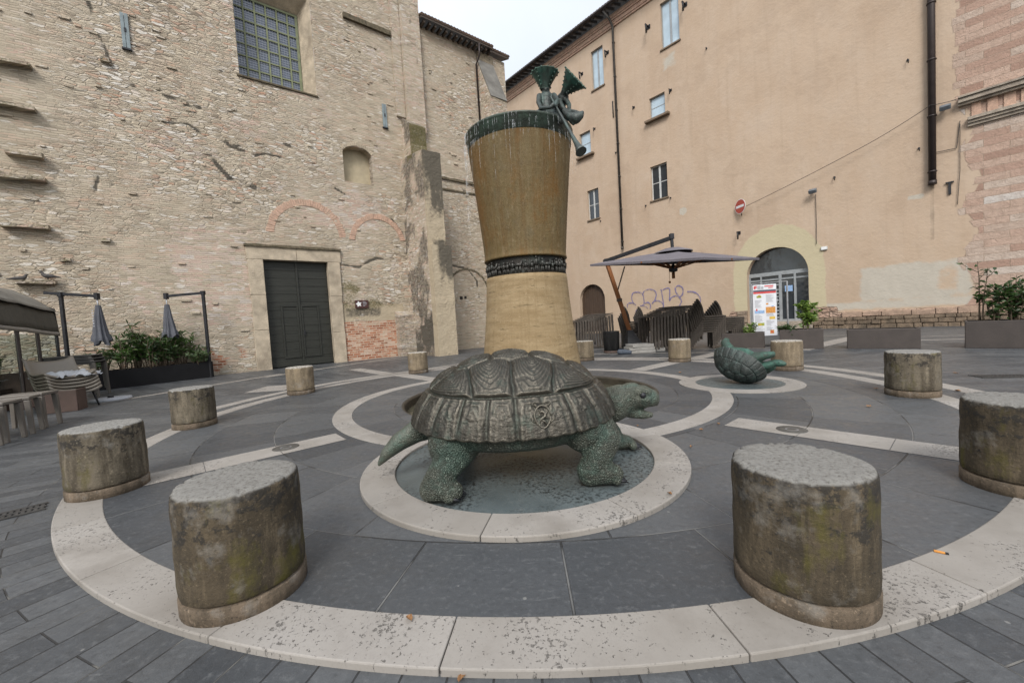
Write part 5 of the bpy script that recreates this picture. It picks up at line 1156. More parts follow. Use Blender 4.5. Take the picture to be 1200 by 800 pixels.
# small wall fixtures
def floodlight(label, x, y):
    u, z = PK.hit(x, y); t = on_pk('wall_lamp', label, 'wall lamp', u, z, 0, 'small floodlights on the peach wall'); mb = MB(); mb.span((-.05, -.22, -.02), (.05, .02, .05)); mb.build('bracket', M['iron'], t)
    mb = MB(); mb.box((0, -.36, -.06), (.42, .26, .24), M=Matrix.Rotation(R(35), 3, 'X')); mb.build('lamp_head', M['lamp'], t, .04); return t
floodlight('small grey floodlight beside the thick drainpipe, above the cable', 1108, 127); floodlight('small grey floodlight with a cable running down, above the entrance', 954, 224)
u, z = PK.hit(870, 243); t = on_pk('no_entry_sign', 'round red and white no entry sign fixed on the peach wall', 'road sign', u, z, -.45); t.rotation_euler.z = R(-80)
def disc_y(mb, r, y0, y1, n=36):
    V = [(r*math.cos(2*math.pi*k/n), y, r*math.sin(2*math.pi*k/n)) for y in (y0, y1) for k in range(n)]; mb.add(V, [tuple(range(n)), tuple(n+k for k in reversed(range(n)))]+[(k, (k+1) % n, n+(k+1) % n, n+k)[::-1] for k in range(n)])
mb = MB(); disc_y(mb, .50, 0, .02); mb.build('sign_rim', M['white'], t); mb = MB(); disc_y(mb, .47, -.006, -.002); mb.build('sign_face', M['red'], t)
mb = MB(); mb.span((-.36, -.014, -.085), (.36, -.009, .085)); mb.build('sign_bar', M['white'], t)
mb = MB(); mb.tube([(0, .03, .1), (0, .10, .1), (-.30, .34, .1)], .025, 6); mb.tube([(0, .03, -.3), (0, .10, -.3), (-.26, .34, -.55)], .03, 6); mb.build('bracket', M['iron'], t)
u, z = PK.hit(966, 291); t = on_pk('junction_box', 'small white junction box on the edge of the yellow plaster', 'electrical box', u, z); mb = MB(); mb.span((-.17, -.10, -.11), (.17, .02, .11)); mb.build('box', M['tin'], t, .015); mb = MB(); mb.span((-.14, -.112, -.085), (.14, -.10, .085)); mb.build('lid', M['white'], t, .006)
# cables
def cable_on(label, pts, r, sag=0.0, y=-.06):
    t = on_pk('cable', label, 'cable', *PK.hit(*pts[0])); u0, z0 = PK.hit(*pts[0]); L = [(PK.hit(*p)[0]-u0, y, PK.hit(*p)[1]-z0) for p in pts]; P_ = []
    for (a, b) in zip(L, L[1:]):
        for k in range(8): s = k/8; P_.append([a[i]+(b[i]-a[i])*s for i in range(3)]); P_[-1][2] -= sag*4*s*(1-s)
    P_.append(list(L[-1])); mb = MB(); mb.tube(P_, r, 6); mb.build('wire', M['cable'], t)
cable_on('thin black cable sagging up to the stone cornice across the drainpipe', [(876, 243), (1018, 171), (1091, 126), (1128, 117), (1200, 92)], .016, .05, -.38)
cable_on('thin cable hanging straight down below the entrance floodlight', [(956, 228), (957, 262), (957, 286)], .016)
cable_on('short cable running from the thick drainpipe down the masonry edge', [(1097, 179), (1121, 174), (1125, 142)], .016); cable_on('long thin cable down the edge of the exposed masonry', [(1125, 146), (1125, 200), (1122, 240)], .014)
# graffiti
t = on_pk('graffiti', 'violet spray paint graffiti loops behind the stacked tables', 'graffiti', *PK.hit(770, 345))
g0 = PK.hit(770, 345); gp = lambda x, y: PK.hit(725+x/10.91, 325+y/10.9)
GRF = [[(115, 385), (115, 350), (135, 328), (185, 328), (225, 352)], [(200, 340), (175, 290), (172, 235), (195, 195), (260, 190), (305, 210), (325, 270), (325, 340), (290, 362)], [(310, 215), (335, 170), (395, 152), (455, 165), (485, 215), (465, 290)], [(275, 362), (325, 362), (360, 375), (375, 400)], [(218, 440), (240, 412), (290, 405)], [(335, 330), (380, 320), (410, 350), (405, 400)],
       [(430, 335), (465, 300), (530, 305), (570, 345), (565, 400), (490, 412)], [(545, 150), (575, 330), (565, 410)], [(560, 165), (610, 140), (655, 150), (655, 290), (680, 255), (735, 235), (785, 260), (805, 310), (770, 375), (730, 395)], [(725, 130), (740, 195), (785, 245), (825, 200), (815, 130), (770, 105), (735, 120)], [(880, 182), (960, 185), (1020, 220), (1050, 280), (1035, 350)]]
mb = MB()
for g in GRF:
    pts = [gp(*k) for k in g]; sm_ = []
    for i in range(len(pts)-1):
        p0, p1, p2, p3 = pts[max(i-1, 0)], pts[i], pts[i+1], pts[min(i+2, len(pts)-1)]
        for k in range(7):
            s = k/7; f = lambda a, b, c, d: .5*(2*b+(c-a)*s+(2*a-5*b+4*c-d)*s*s+(3*b-a-3*c+d)*s**3); sm_.append((f(p0[0], p1[0], p2[0], p3[0])-g0[0], f(p0[1], p1[1], p2[1], p3[1])-g0[1]))
    sm_.append((pts[-1][0]-g0[0], pts[-1][1]-g0[1])); V = []; F = []
    for i, p in enumerate(sm_):
        q0, q1 = sm_[max(i-1, 0)], sm_[min(i+1, len(sm_)-1)]; dx, dz = q1[0]-q0[0], q1[1]-q0[1]; L = math.hypot(dx, dz)+1e-9; w = .048*(.7+.6*vnoise(np.array([i*.45]), np.array([len(mb.v)*.1]))[0]); V += [(p[0]-dz/L*w, -.045, p[1]+dx/L*w), (p[0]+dz/L*w, -.045, p[1]-dx/L*w)]
        if i: b = 2*i; F.append((b-2, b-1, b+1, b))
    mb.add(V, F)
mb.build('paint_lines', M['spray'], t)
# plaque on the church
cu, cz = CH.hit(423.5, 356.5); t = thing('information_plaque', 'brown plaque with a white star shaped emblem on the church wall', 'sign', CH.world(cu, -.10, cz), CH.ang)
mb = MB(); mb.span((-.36, 0, -.22), (.36, .06, .22)); mb.build('plate', M['plaque'], t, .008)
mb = MB(); st_ = []
for k in range(10): r = .17 if k % 2 == 0 else .095; a = math.pi/2+k*math.pi/5+.2; st_.append((-.17+r*math.cos(a), -.006, .01+r*math.sin(a)))
mb.add(st_, [tuple(reversed(range(10)))]); mb.build('emblem', M['white'], t)
mb = MB()
for k, w in enumerate((.16, .22, .20, .12)): mb.span((.05, -.006, .12-k*.075), (.05+w, -.002, .145-k*.075))
mb.build('lettering', M['pgrey'], t)

# ================================================================== PLANTS
def leaves(mb_name, pts, m, parent, L, W, seed, up=.3):
    """pts: (position, outward direction); one folded blade each, with its own tint"""
    rs = np.random.default_rng(seed); V = []; F = []; T = []
    for p, d in pts:
        d = Vector(d)+Vector(rs.normal(0, .38, 3)); d.z += up*rs.normal(.5, .6); d.normalize(); s = d.cross(Vector((0, 0, 1)))
        if s.length < .05: s = Vector((1, 0, 0))
        s.normalize(); s = Matrix.Rotation(rs.normal(0, .8), 3, d)@s; n = s.cross(d); l = L*rs.uniform(.55, 1.15); w = W*rs.uniform(.7, 1.15); p = Vector(p); b = len(V); sag = -n*l*.10
        q = [p, p+d*l*.35+s*w*.5+n*w*.18, p+d*l*.38, p+d*l*.35-s*w*.5+n*w*.18, p+d*l*.72+s*w*.36+n*w*.1+sag*.5, p+d*l*.74+sag*.5, p+d*l*.72-s*w*.36+n*w*.1+sag*.5, p+d*l+sag*1.6]
        V += [tuple(k) for k in q]; F += [(b, b+1, b+2), (b, b+2, b+3), (b+1, b+4, b+5, b+2), (b+2, b+5, b+6, b+3), (b+4, b+7, b+5), (b+5, b+7, b+6)]; T += [float(rs.beta(1.6, 2.0))]*8
    me = bpy.data.meshes.new(mb_name); me.from_pydata(V, [], F); me.update(); at = me.attributes.new('tint', 'FLOAT', 'POINT'); at.data.foreach_set('value', np.array(T, np.float32))
    return link(mb_name, me, m, parent)
def plant(name, label, cat, loc, h, spread, stems, per, L, W, m, seed, group=None, lo=.25, twigs=3, up=.3, lean=(0, 0)):
    t = thing(name, label, cat, loc, 0, group); rs = random.Random(seed); mb = MB(); pts = []
    for k in range(stems):
        a = rs.uniform(0, 6.28); r = spread*math.sqrt(rs.random()); hh = h*rs.uniform(.62, 1.0)*(1-.25*r/spread); bx, by = .35*r*math.cos(a), .35*r*math.sin(a)
        P_ = [(bx+(r*math.cos(a)-bx)*s**1.4+lean[0]*s+rs.uniform(-.03, .03), by+(r*math.sin(a)-by)*s**1.4+lean[1]*s+rs.uniform(-.03, .03), hh*s-.05) for s in (0, .25, .5, .75, 1)]
        mb.tube(P_, [.026, .022, .017, .012, .006], 6)
        paths = [P_]
        for j in range(twigs):
            s = rs.uniform(max(.3, lo), .92); i = min(3, int(s*4)); f = s*4-i; q = Vector(P_[i]).lerp(Vector(P_[i+1]), f); aa = rs.uniform(0, 6.28); ln = h*rs.uniform(.10, .24); e = q+Vector((math.cos(aa)*ln*.8, math.sin(aa)*ln*.8, ln*.75)); mid = q.lerp(e, .5)+Vector((0, 0, -.03)); mb.tube([q, mid, e], [.011, .008, .004], 5); paths.append([q, mid, e])
        for pi, pa in enumerate(paths):
            n = per if pi == 0 else max(4, int(per*.45))
            for j in range(n):
                s = rs.uniform(lo if pi == 0 else .15, 1)**.75; x = s*(len(pa)-1); i = min(len(pa)-2, int(x)); q = Vector(pa[i]).lerp(Vector(pa[i+1]), x-i); aa = rs.uniform(0, 6.28); pts.append((q, (math.cos(aa), math.sin(aa), .25)))
    mb.build('stems', M['bark'], t); leaves('leaves', pts, m, t, L, W, seed, up); return t
def planter(label, loc, rz, dims, m, wall=.05, name='planter_box', group=None):
    t = thing(name, label, 'planter', loc, rz, group); x, y, z = dims; mb = MB()
    mb.span((-x/2, -y/2, 0), (x/2, -y/2+wall, z)); mb.span((-x/2, y/2-wall, 0), (x/2, y/2, z)); mb.span((-x/2, -y/2+wall, 0), (-x/2+wall, y/2-wall, z)); mb.span((x/2-wall, -y/2+wall, 0), (x/2, y/2-wall, z)); mb.build('box', m, t, .012)
    mb = MB(); nx, ny = 26, 8; V = [((-x/2+wall)+(x-2*wall)*i/nx, (-y/2+wall)+(y-2*wall)*j/ny, z-.10+random.uniform(-.02, .02)) for j in range(ny+1) for i in range(nx+1)]
    mb.add(V, [(j*(nx+1)+i, j*(nx+1)+i+1, (j+1)*(nx+1)+i+1, (j+1)*(nx+1)+i) for j in range(ny) for i in range(nx)], True); mb.build('soil', M['soil'], t); return t
GZ = -.035
# --- long black planter against the church
a, b = gnd(104, 458.0), gnd(251, 440.5); d = (b-a)[:2]; L = float(np.hypot(*d)); an = math.atan2(d[1], d[0]); nrm = np.array([-d[1], d[0]])/L; c = (a+b)[:2]/2+nrm*.45
planter('long low black steel planter full of oleanders along the church wall', (c[0], c[1], GZ), an, (L, .9, .69), M['black_box'])
for i, (x, y, h, k, lf, lab, S) in enumerate([(141, 384, 0, 0, 'leaf_mid', 'thin leggy oleander at the left end of the black planter', 7), (158, 375, 0, 0, 'leaf_dark', 'tallest oleander, its shoots standing clear above the black planter', 12), (174, 384, 0, 0, 'leaf_dark', 'dense dark oleander in the middle of the black planter', 15), (190, 386, 0, 0, 'leaf_dark', 'dark oleander behind the right closed umbrella', 14), (212, 381, 0, 0, 'leaf_mid', 'bushy light green oleander right of the closed umbrella', 17), (232, 402, 0, 0, 'leaf_grey', 'low grey green herb by the right post of the black planter', 14), (121, 405, 0, 0, 'leaf_grey', 'low straggling shrub at the left end of the black planter behind the tables', 10)]):
    f = (x-104)/147; base = a[:2]+d*f+nrm*(.35+.15*math.sin(i*2.1)); top = atY(x, y, base[1]); h = float(top[2])-.55
    plant('oleander' if i < 5 else 'low_shrub', lab, 'shrub', (base[0], base[1], .55), max(.7, h*1.04), .55 if i not in (0, 1) else .42, S, 15 if i < 5 else 20, .30 if i < 5 else .17, .062 if i < 5 else .06, M[lf], 20+i, 'oleanders growing in the long black planter' if i < 5 else None, .22, 3, .5)
# --- cantilever umbrellas, closed
def closed_umbrella(label, off, base_px, top_px, arm_end, arm_start, canopy_bot, seed, marks):
    WP = lambda px, e=0.0: CH.world(CH.hit(*px, off-e)[0], off-e, CH.hit(*px, off-e)[1]); B = WP(base_px); B[2] = 0; t = thing('closed_umbrella', label, 'umbrella', (B[0], B[1], GZ), 0, 'closed cantilever umbrellas by the black planter'); o = np.array([B[0], B[1], GZ])
    T = WP(top_px)-o; T[:2] *= 0; E = WP(arm_end)-o; S = WP(arm_start)-o; Cb = WP(canopy_bot)-o
    mb = MB(); mb.bar((0, 0, 0), T, .085, .11); mb.build('post', M['iron'], t, .008)
    mb = MB(); mb.bar(S, E, .085, .10); mb.box(E+[0, 0, .0], (.13, .13, .24)); mb.box(T, (.14, .14, .16)); mb.build('arm', M['iron'], t, .008)
    mb = MB(); mb.tube([E, E-[0, 0, .35], [E[0], E[1], Cb[2]+.1]], .025, 8); mb.build('mast', M['steel'], t)
    top = E-np.array([0, 0, .34]); H = float(top[2]-Cb[2]); n = 48; m_ = 14; V = []; F = []; rs = random.Random(seed); ph = [rs.uniform(0, 6) for _ in range(8)]
    for i in range(m_+1):
        s = i/m_; r = .07+.135*s**.9+(.03*s if s > .8 else 0)
        for k in range(n):
            q = 2*math.pi*k/n; w = 1+.34*s**.6*math.sin(8*q+ph[0]+.6*s)*.8+.12*math.sin(13*q+ph[1]); zz = -H*s*(1+.07*math.sin(4*q+ph[2])*s); V.append((top[0]+r*w*math.cos(q)+.04*s*math.sin(3*s+ph[3]), top[1]+r*w*math.sin(q), top[2]+zz))
    for i in range(m_):
        for k in range(n): k2 = (k+1) % n; F.append((i*n+k, (i+1)*n+k, (i+1)*n+k2, i*n+k2))
    mb = MB(); mb.add(V, F, True); c_ = mb.build('folded_canopy', M['drape'], t)
    if marks:
        mb = MB()
        for k in range(7):
            z = top[2]-H*(.14+.068*k); x = top[0]+.075+.012*k; w = rs.uniform(.035, .07); mb.span((x-w/2, top[1]-.30-.012*k, z-.026), (x+w/2, top[1]-.296-.012*k, z+rs.uniform(.0, .026)))
        mb.build('printed_letters', M['pgrey'], c_)
    return t
closed_umbrella('closed grey umbrella with faint lettering, hanging from the T shaped post on the left', -1.2, (79, 415), (71, 345), (113.5, 347), (51, 343), (119, 402), 3, True)
closed_umbrella('closed plain grey umbrella hanging from the post at the right end of the black planter', -.85, (245, 418), (238, 343), (194.5, 347), (240, 343), (202, 394), 5, False)

# ================================================================== CAFE AWNING ON THE LEFT
Q0 = np.array([-15.0, 13.3]); Q1 = np.array([-11.3, 7.6]); dv = (Q1-Q0)/np.hypot(*(Q1-Q0)); nv = np.array([dv[1], -dv[0]])      # front edge, away from the plaza
if nv[0] > 0: nv = -nv
aw = thing('cafe_awning', 'taupe cloth cafe awning with dark posts and glass screens, left edge', 'awning', (Q0[0], Q0[1], GZ), math.atan2(dv[1], dv[0])); La = float(np.hypot(*(Q1-Q0)))
sgn = 1 if (np.array([-dv[1], dv[0]])@nv) > 0 else -1     # local +y or -y is away from plaza
def awn_surface(name, prof, m, nseg=40, wav=.03, seed=0):
    V = []; F = []; m_ = len(prof)
    for i in range(nseg+1):
        s = La*i/nseg
        for j, (y, z) in enumerate(prof):
            w = fbm(np.array([s*1.9+seed]), np.array([j*.7+seed*3.0]), 3)[0]-.5; sag = -.06*math.sin(math.pi*((s % 2.3)/2.3)) if 0 < j < m_-1 else -.02*math.sin(math.pi*((s % 2.3)/2.3)); V.append((s, sgn*(y+wav*w), z+wav*1.6*w+sag-.06+.045*s))
    for i in range(nseg):
        for j in range(m_-1): b = i*m_+j; F.append((b, b+1, b+m_+1, b+m_))
    mb = MB(); mb.add(V, F, True); o = mb.build(name, m, aw); sd = o.modifiers.new('s', 'SOLIDIFY'); sd.thickness = .012; return bake(o)
fin = lambda o, m: (o.data.materials.clear(), o.data.materials.append(m))
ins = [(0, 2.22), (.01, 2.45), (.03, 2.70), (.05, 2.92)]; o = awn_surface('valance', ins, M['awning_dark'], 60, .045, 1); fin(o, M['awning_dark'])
o = awn_surface('hem', [(-.02, 2.12), (-.02, 2.24)], M['tape'], 60, .01, 1); fin(o, M['tape'])
o = awn_surface('roof_cloth', [(-.03, 2.90), (.15, 3.06), (.45, 3.34), (.9, 3.62), (1.6, 3.85), (3.2, 4.0)], M['awning'], 60, .05, 5); fin(o, M['awning'])
mb = MB()
for y, z in ((.06, 2.93), (-.0, 2.16)): mb.bar((0, sgn*(y+.03), z-.06), (La, sgn*(y+.03), z-.06+.045*La), .05, .05)
for s in (.03,): mb.bar((s, sgn*.03, 2.16), (s, sgn*.06, 2.95), .06, .06); mb.bar((s, sgn*.06, 2.93), (s, sgn*1.6, 3.82), .05, .05)
mb.build('frame', M['iron'], aw)
for k, s in enumerate((.05, 1.45, 2.7, 4.2, 5.6)):
    mb = MB(); mb.bar((s, sgn*.05, 0), (s, sgn*.05, 2.10+.045*s), .075, .075); mb.build('post', M['iron'] if k == 0 else M['pole'] if False else M['pipe'], aw, .008)
for s0, s1 in ((.12, 1.39), (1.52, 2.63), (2.77, 4.13), (4.27, 5.5)):
    mb = MB(); mb.span((s0, sgn*.045, .35), (s1, sgn*.055, 2.1)); mb.build('glass_screen', M['clear'], aw)
p = gnd(14, 450); plant('potted_shrub', 'dark leafy shrub behind the glass screens under the awning', 'shrub', (-14.6, 10.9, .35), 1.5, .7, 12, 14, .22, .06, M['leaf_dark'], 71)
planter('brown planter holding the shrub behind the glass screens', (-14.6, 10.9, GZ), .4, (1.1, .8, .6), M['rust_box'])

# ================================================================== LEFT TABLES AND CHAIRS
def make_table(name, label, group, h, w, m_top, m_leg, slats=False, leg=.085, d=None, th=.075):
    d = d or w; t = thing(name, label, 'table', (0, 0, 0), 0, group); mb = MB()
    if slats:
        for k in range(8): y = -d/2+d*(k+.5)/8; mb.span((-w/2, y-d/19, h-.05), (w/2, y+d/19, h))
        mb.span((-w/2+.02, -d/2+.02, h-.10), (w/2-.02, -d/2+.06, h-.052)); mb.span((-w/2+.02, d/2-.06, h-.10), (w/2-.02, d/2-.02, h-.052))
    else: mb.span((-w/2, -d/2, h-th), (w/2, d/2, h))
    mb.build('tabletop', m_top, t, .015)
    for sx in (-1, 1):
        for sy in (-1, 1):
            mb = MB(); x, y = sx*(w/2-leg*.55), sy*(d/2-leg*.55); mb.add([(x-leg*.38+sx*.03, y-leg*.38+sy*.02, 0), (x+leg*.38+sx*.03, y-leg*.38+sy*.02, 0), (x+leg*.38+sx*.03, y+leg*.38+sy*.02, 0), (x-leg*.38+sx*.03, y+leg*.38+sy*.02, 0), (x-leg/2, y-leg/2, h-.07), (x+leg/2, y-leg/2, h-.07), (x+leg/2, y+leg/2, h-.07), (x-leg/2, y+leg/2, h-.07)], [(3, 2, 1, 0), (4, 5, 6, 7), (0, 1, 5, 4), (1, 2, 6, 5), (2, 3, 7, 6), (3, 0, 4, 7)]); mb.build('leg', m_leg, t, .01)
    return t
def repeat(proto, n, place, labels=None):
    for k in range(n):
        o = proto if k == 0 else copy_tree(proto); x, y, z, rz = place(k); o.location = (x, y, z); o.rotation_euler.z = rz
        if labels: o['label'] = labels[k]
tp = make_table('side_table', '', 'low taupe tables in a row at the left edge', .74, .76, M['taupe'], M['taupe'], False, .085, .50, .06)
q0 = np.array([-10.25, 8.35]); qd = np.array([.34, -.60])
repeat(tp, 4, lambda k: (q0[0]+qd[0]*k, q0[1]+qd[1]*k, GZ+.0*k, R(28+(-7, 5, -4, 8)[k])), ['low taupe table at the right end of the row, next to the beige chairs', 'low taupe table second in the row at the left edge', 'low taupe table third in the row at the left edge', 'low taupe table cut off by the left edge of the photo'])
hp = make_table('patio_table', '', 'tall slatted tables stacked behind the beige chairs', 1.18, 1.15, M['grey_slat'], M['taupe'], True, .08)
g = gnd(97, 466); repeat(hp, 3, lambda k: (g[0]-.45-.05*k, g[1]+.35, GZ+.10*k, R(32)), ['dark slatted table with pale legs, lowest behind the beige chairs', 'dark slatted table in the middle of the stack behind the beige chairs', 'dark slatted table on top of the stack behind the beige chairs'])
def shell_chair(label, group):
    t = thing('shell_chair', label, 'chair', (0, 0, 0), 0, group); prof = [(.62, .40), (.58, .455), (.40, .45), (.1, .42), (-.18, .40), (-.38, .46), (-.52, .60), (-.64, .80), (-.70, .86)]; V = []; F = []; n = 13; th = .028
    for (x, z) in prof:
        for k in range(n): y = -.48+.96*k/(n-1); e = abs(y)/.48; V.append((x+.05*e*e, y, z+.13*e**3))
    for i in range(len(prof)-1):
        for k in range(n-1): b = i*n+k; F.append((b, b+1, b+n+1, b+n))
    mb = MB(); mb.add(V, F, True); o = mb.build('seat_shell', M['beige'], t); sd = o.modifiers.new('s', 'SOLIDIFY'); sd.thickness = th; bake(o); fin(o, M['beige'])
    for sx, x in ((1, .42), (-1, -.28)):
        for sy in (-1, 1): mb = MB(); mb.tube([(x, sy*.36, .42), (x+sx*.10, sy*.43, 0)], [.022, .02], 8); mb.build('leg', M['iron'], t)
    return t
sc = shell_chair('', 'beige shell chairs stacked at the left'); g = gnd(80, 478)
repeat(sc, 6, lambda k: (g[0]-.32-.035*k, g[1]+.3+.01*k, GZ+.088*k, R(-24)), ['beige shell chair at the bottom of its stack', 'beige shell chair second from the bottom of its stack', 'beige shell chair third from the bottom of its stack', 'beige shell chair fourth from the bottom of its stack', 'beige shell chair just below the top one of its stack', 'beige shell chair on top of its stack, under the pale sheet'])
mb = MB(); n = 34; V = []
for i in range(n+1):
    for j in range(n+1):
        u, v = i/n-.5, j/n-.5; hh = .16*fbm(np.array([u*7+5]), np.array([v*7+2]), 4)[0]+.06*vnoise(np.array([u*16]), np.array([v*16+3]))[0]; e = max(abs(u), abs(v))*2; V.append((1.35*u*(1+.12*math.sin(v*9)), 1.05*v*(1+.12*math.sin(u*11)), hh-.20*max(0, e-.6)))
mb.add(V, [(i*(n+1)+j, (i+1)*(n+1)+j, (i+1)*(n+1)+j+1, i*(n+1)+j+1) for i in range(n) for j in range(n)], True); o = mb.build('plastic_sheet', M['sheet']); o.location = (g[0]-.42, g[1]+.50, GZ+.86); o.rotation_euler.z = R(-24)
sd = o.modifiers.new('s', 'SOLIDIFY'); sd.thickness = .006; bake(o); fin(o, M['sheet']); tag(o, 'pale crumpled plastic sheet lying over the beige chair stack', 'sheet')
g = gnd(69, 484); planter('small reddish brown planter box under the beige chair stack', (g[0]-.42, g[1]+.55, GZ), R(30), (.62, .6, .55), M['rust_box'])
g = gnd(25, 478); planter('larger reddish brown planter box behind the row of low tables', (g[0]-.3, g[1]+.5, GZ), R(30), (1.3, .8, 1.0), M['rust_box'])
g = gnd(130, 467.5); t = thing('umbrella_base', 'pale flat stone slab lying on the paving right of the tables', 'base plate', (g[0], g[1], GZ), .3); mb = MB(); mb.lathe([(.02, 0), (.46, 0), (.48, .03), (.46, .07), (.30, .085), (.02, .085)], 28); mb.build('slab', M['sheet'], t); mb = MB(); mb.tube([(0, 0, .08), (0, 0, .14)], .07, 12); mb.build('socket', M['iron'], t)

# ================================================================== STACKS UNDER THE LARGE PARASOL
def rattan_chair(label, group, m):
    t = thing('rattan_chair', label, 'chair', (0, 0, 0), 0, group); mb = MB(); mb.span((-.45, -.46, .69), (.47, .46, .76)); mb.build('seat', m, t, .02)
    V = []; F = []; n = 14; hs = 9
    for i in range(hs+1):
        s = i/hs; z = .72+.80*s; hw = .46*math.sqrt(max(.05, 1-(max(0, s-.45)/.60)**2))
        for k in range(n+1): y = -hw+2*hw*k/n; V.append((-.42-.14*s+.10*(abs(y)/.46)**2, y, z))
    for i in range(hs):
        for k in range(n): b = i*(n+1)+k; F.append((b, b+1, b+n+2, b+n+1))
    mb = MB(); mb.add(V, F, True); o = mb.build('backrest', m, t); sd = o.modifiers.new('s', 'SOLIDIFY'); sd.thickness = .06; bake(o); fin(o, m)
    for sy in (-1, 1):
        for x in (-.42, .43): mb = MB(); mb.bar((x*1.02, sy*.42, 0), (x, sy*.42, .70), .06, .06); mb.build('leg', m, t)
    return t
def stack(proto, n, px, rz, dx, dz, toward, labels=None):
    g = gnd(*px); d = np.array([math.cos(rz), math.sin(rz)])*toward
    repeat(proto, n, lambda k: (g[0]+d[0]*dx*k, g[1]+d[1]*dx*k, GZ+dz*k, rz), labels)
G = 'stacked rattan furniture under the large parasol'
stack(make_table('rattan_table', 'taupe rattan table nested in the stack left of the black basket', 'rattan tables stacked left of the basket', 1.45, 1.1, M['rattan'], M['rattan'], False, .10, 1.3, .045), 7, (685, 407), R(8), .145, .055, 1)
stack(make_table('rattan_table', 'taupe rattan table nested in the big stack behind the tan bollard', 'rattan tables stacked behind the tan bollard', 1.50, 1.25, M['rattan'], M['rattan'], False, .10, 1.4, .045), 8, (772, 409), R(5), .145, .055, 1)
stack(rattan_chair('dark rattan chair stacked beside the parasol pole', 'dark rattan chairs beside the parasol pole', M['rattan_dark']), 6, (740, 406), R(-12), .06, .105, 1)
stack(rattan_chair('dark rattan chair in the short stack just left of the big table stack', 'dark rattan chairs left of the big table stack', M['rattan_dark']), 6, (757, 402), R(-12), .05, .105, 1)
stack(rattan_chair('dark rattan chair in the taller stack right of the big table stack', 'dark rattan chairs in the taller right hand stack', M['rattan_dark']), 8, (822, 407), R(-20), .065, .09, 1)
stack(rattan_chair('dark rattan chair in the stack nearest the entrance, leaning right', 'dark rattan chairs in the stack nearest the entrance', M['rattan_dark']), 7, (844, 405), R(-20), .07, .085, 1)
g = gnd(717, 412); t = thing('waste_basket', 'black round waste basket in front of the left table stack', 'basket', (g[0], g[1], GZ)); mb = MB(); mb.lathe([(.02, 0), (.33, 0), (.36, .92), (.38, .95), (.34, .95), (.31, .1), (.02, .1)], 28); mb.build('basket_body', M['basket'], t); mb = MB(); mb.lathe([(.34, 0), (.35, 0), (.352, .09), (.34, .09)], 28); mb.build('base_ring', M['rust_box'], t)
rs = random.Random(2); g = gnd(750, 412)
for k, lab in enumerate(('concrete slab lying lowest in the pile beside the parasol pole', 'concrete slab in the middle of the pile beside the parasol pole', 'concrete slab on top of the pile beside the parasol pole')):
    mb = MB(); mb.span((-.62+.05*k, -.4, 0), (.62-.1*k, .4, .115)); o = mb.build('concrete_slab', M['slab'], None, .012); o.location = (g[0]+.05*k, g[1]+.2, GZ+.122*k); o.rotation_euler.z = R(-4+5*k); tag(o, lab, 'slab', 'concrete ballast slabs by the parasol')
mb = MB(); mb.span((-.3, -.25, 0), (.3, .25, .16)); o = mb.build('concrete_slab', M['slab'], None, .012); g2 = gnd(768, 411); o.location = (g2[0]+.15, g2[1]+.3, GZ); tag(o, 'single concrete slab lying right of the slab pile', 'slab', 'concrete ballast slabs by the parasol')
g = gnd(733, 414); o = organic('cloth_bundle', [[(0, 0, .10, .12), (.25, .02, .09, .11), (.42, 0, .07, .08)]], M['bluebag'], None, .02, 3); o.location = (g[0]-.2, g[1]+.1, GZ); tag(o, 'small blue grey bundle on the ground in front of the slabs', 'bundle')
# the large open parasol
Bs = gnd(743, 409); t = thing('parasol', 'large open grey cantilever parasol on a leaning wooden pole', 'parasol', (Bs[0], Bs[1], GZ)); o_ = np.array([Bs[0], Bs[1], GZ]); Yb = float(Bs[1])
pt = atY(710.5, 306, Yb-.2)-o_; C = np.array(atY(788, 291, 16.0)); Cl = C-o_; tipc = np.array(atY(787, 278, 16.0))-o_; pb = atY(738, 388, Yb)-o_
mb = MB(); mb.bar(pb, pt, .14, .16); mb.build('pole', M['pole'], t, .01)
mb = MB(); mb.bar(pt+[-.12, 0, -.02], tipc+[0, 0, -.02], .13, .15); mb.box(tipc+[0, 0, .03], (.16, .16, .22)); mb.bar(tipc, Cl, .10, .10); mb.box(pt+[.0, -.02, .02], (.2, .2, .16)); mb.build('boom', M['iron'], t, .01)
mb = MB(); mb.bar(pb*.45+pt*.55, atY(732, 312, Yb-.4)-o_, .045, .045); mb.box(pb*.55+pt*.45, (.2, .2, .14)); mb.build('strut', M['rafter'], t)
mb = MB(); mb.box((0, 0, .04), (1.7, .16, .08), rz=R(45)); mb.box((0, 0, .042), (1.7, .16, .076), rz=R(-45)); mb.add([(-.42, -.42, .08), (.42, -.42, .08), (.42, .42, .08), (-.42, .42, .08), (pb[0]-.10, pb[1]-.10, pb[2]+.06), (pb[0]+.10, pb[1]-.10, pb[2]+.06), (pb[0]+.10, pb[1]+.10, pb[2]+.06), (pb[0]-.10, pb[1]+.10, pb[2]+.06)], [(4, 5, 6, 7), (0, 1, 5, 4), (1, 2, 6, 5), (2, 3, 7, 6), (3, 0, 4, 7)]); mb.build('base', M['iron'], t)
D = 3.25; cor = [np.array([math.cos(a), math.sin(a)])*D for a in (R(-96), R(-6), R(84), R(174))]; zr = 3.62-GZ; TX, TY = -.024, .107; zp = float(Cl[2])-.08; nn = 16; V = []; F = []
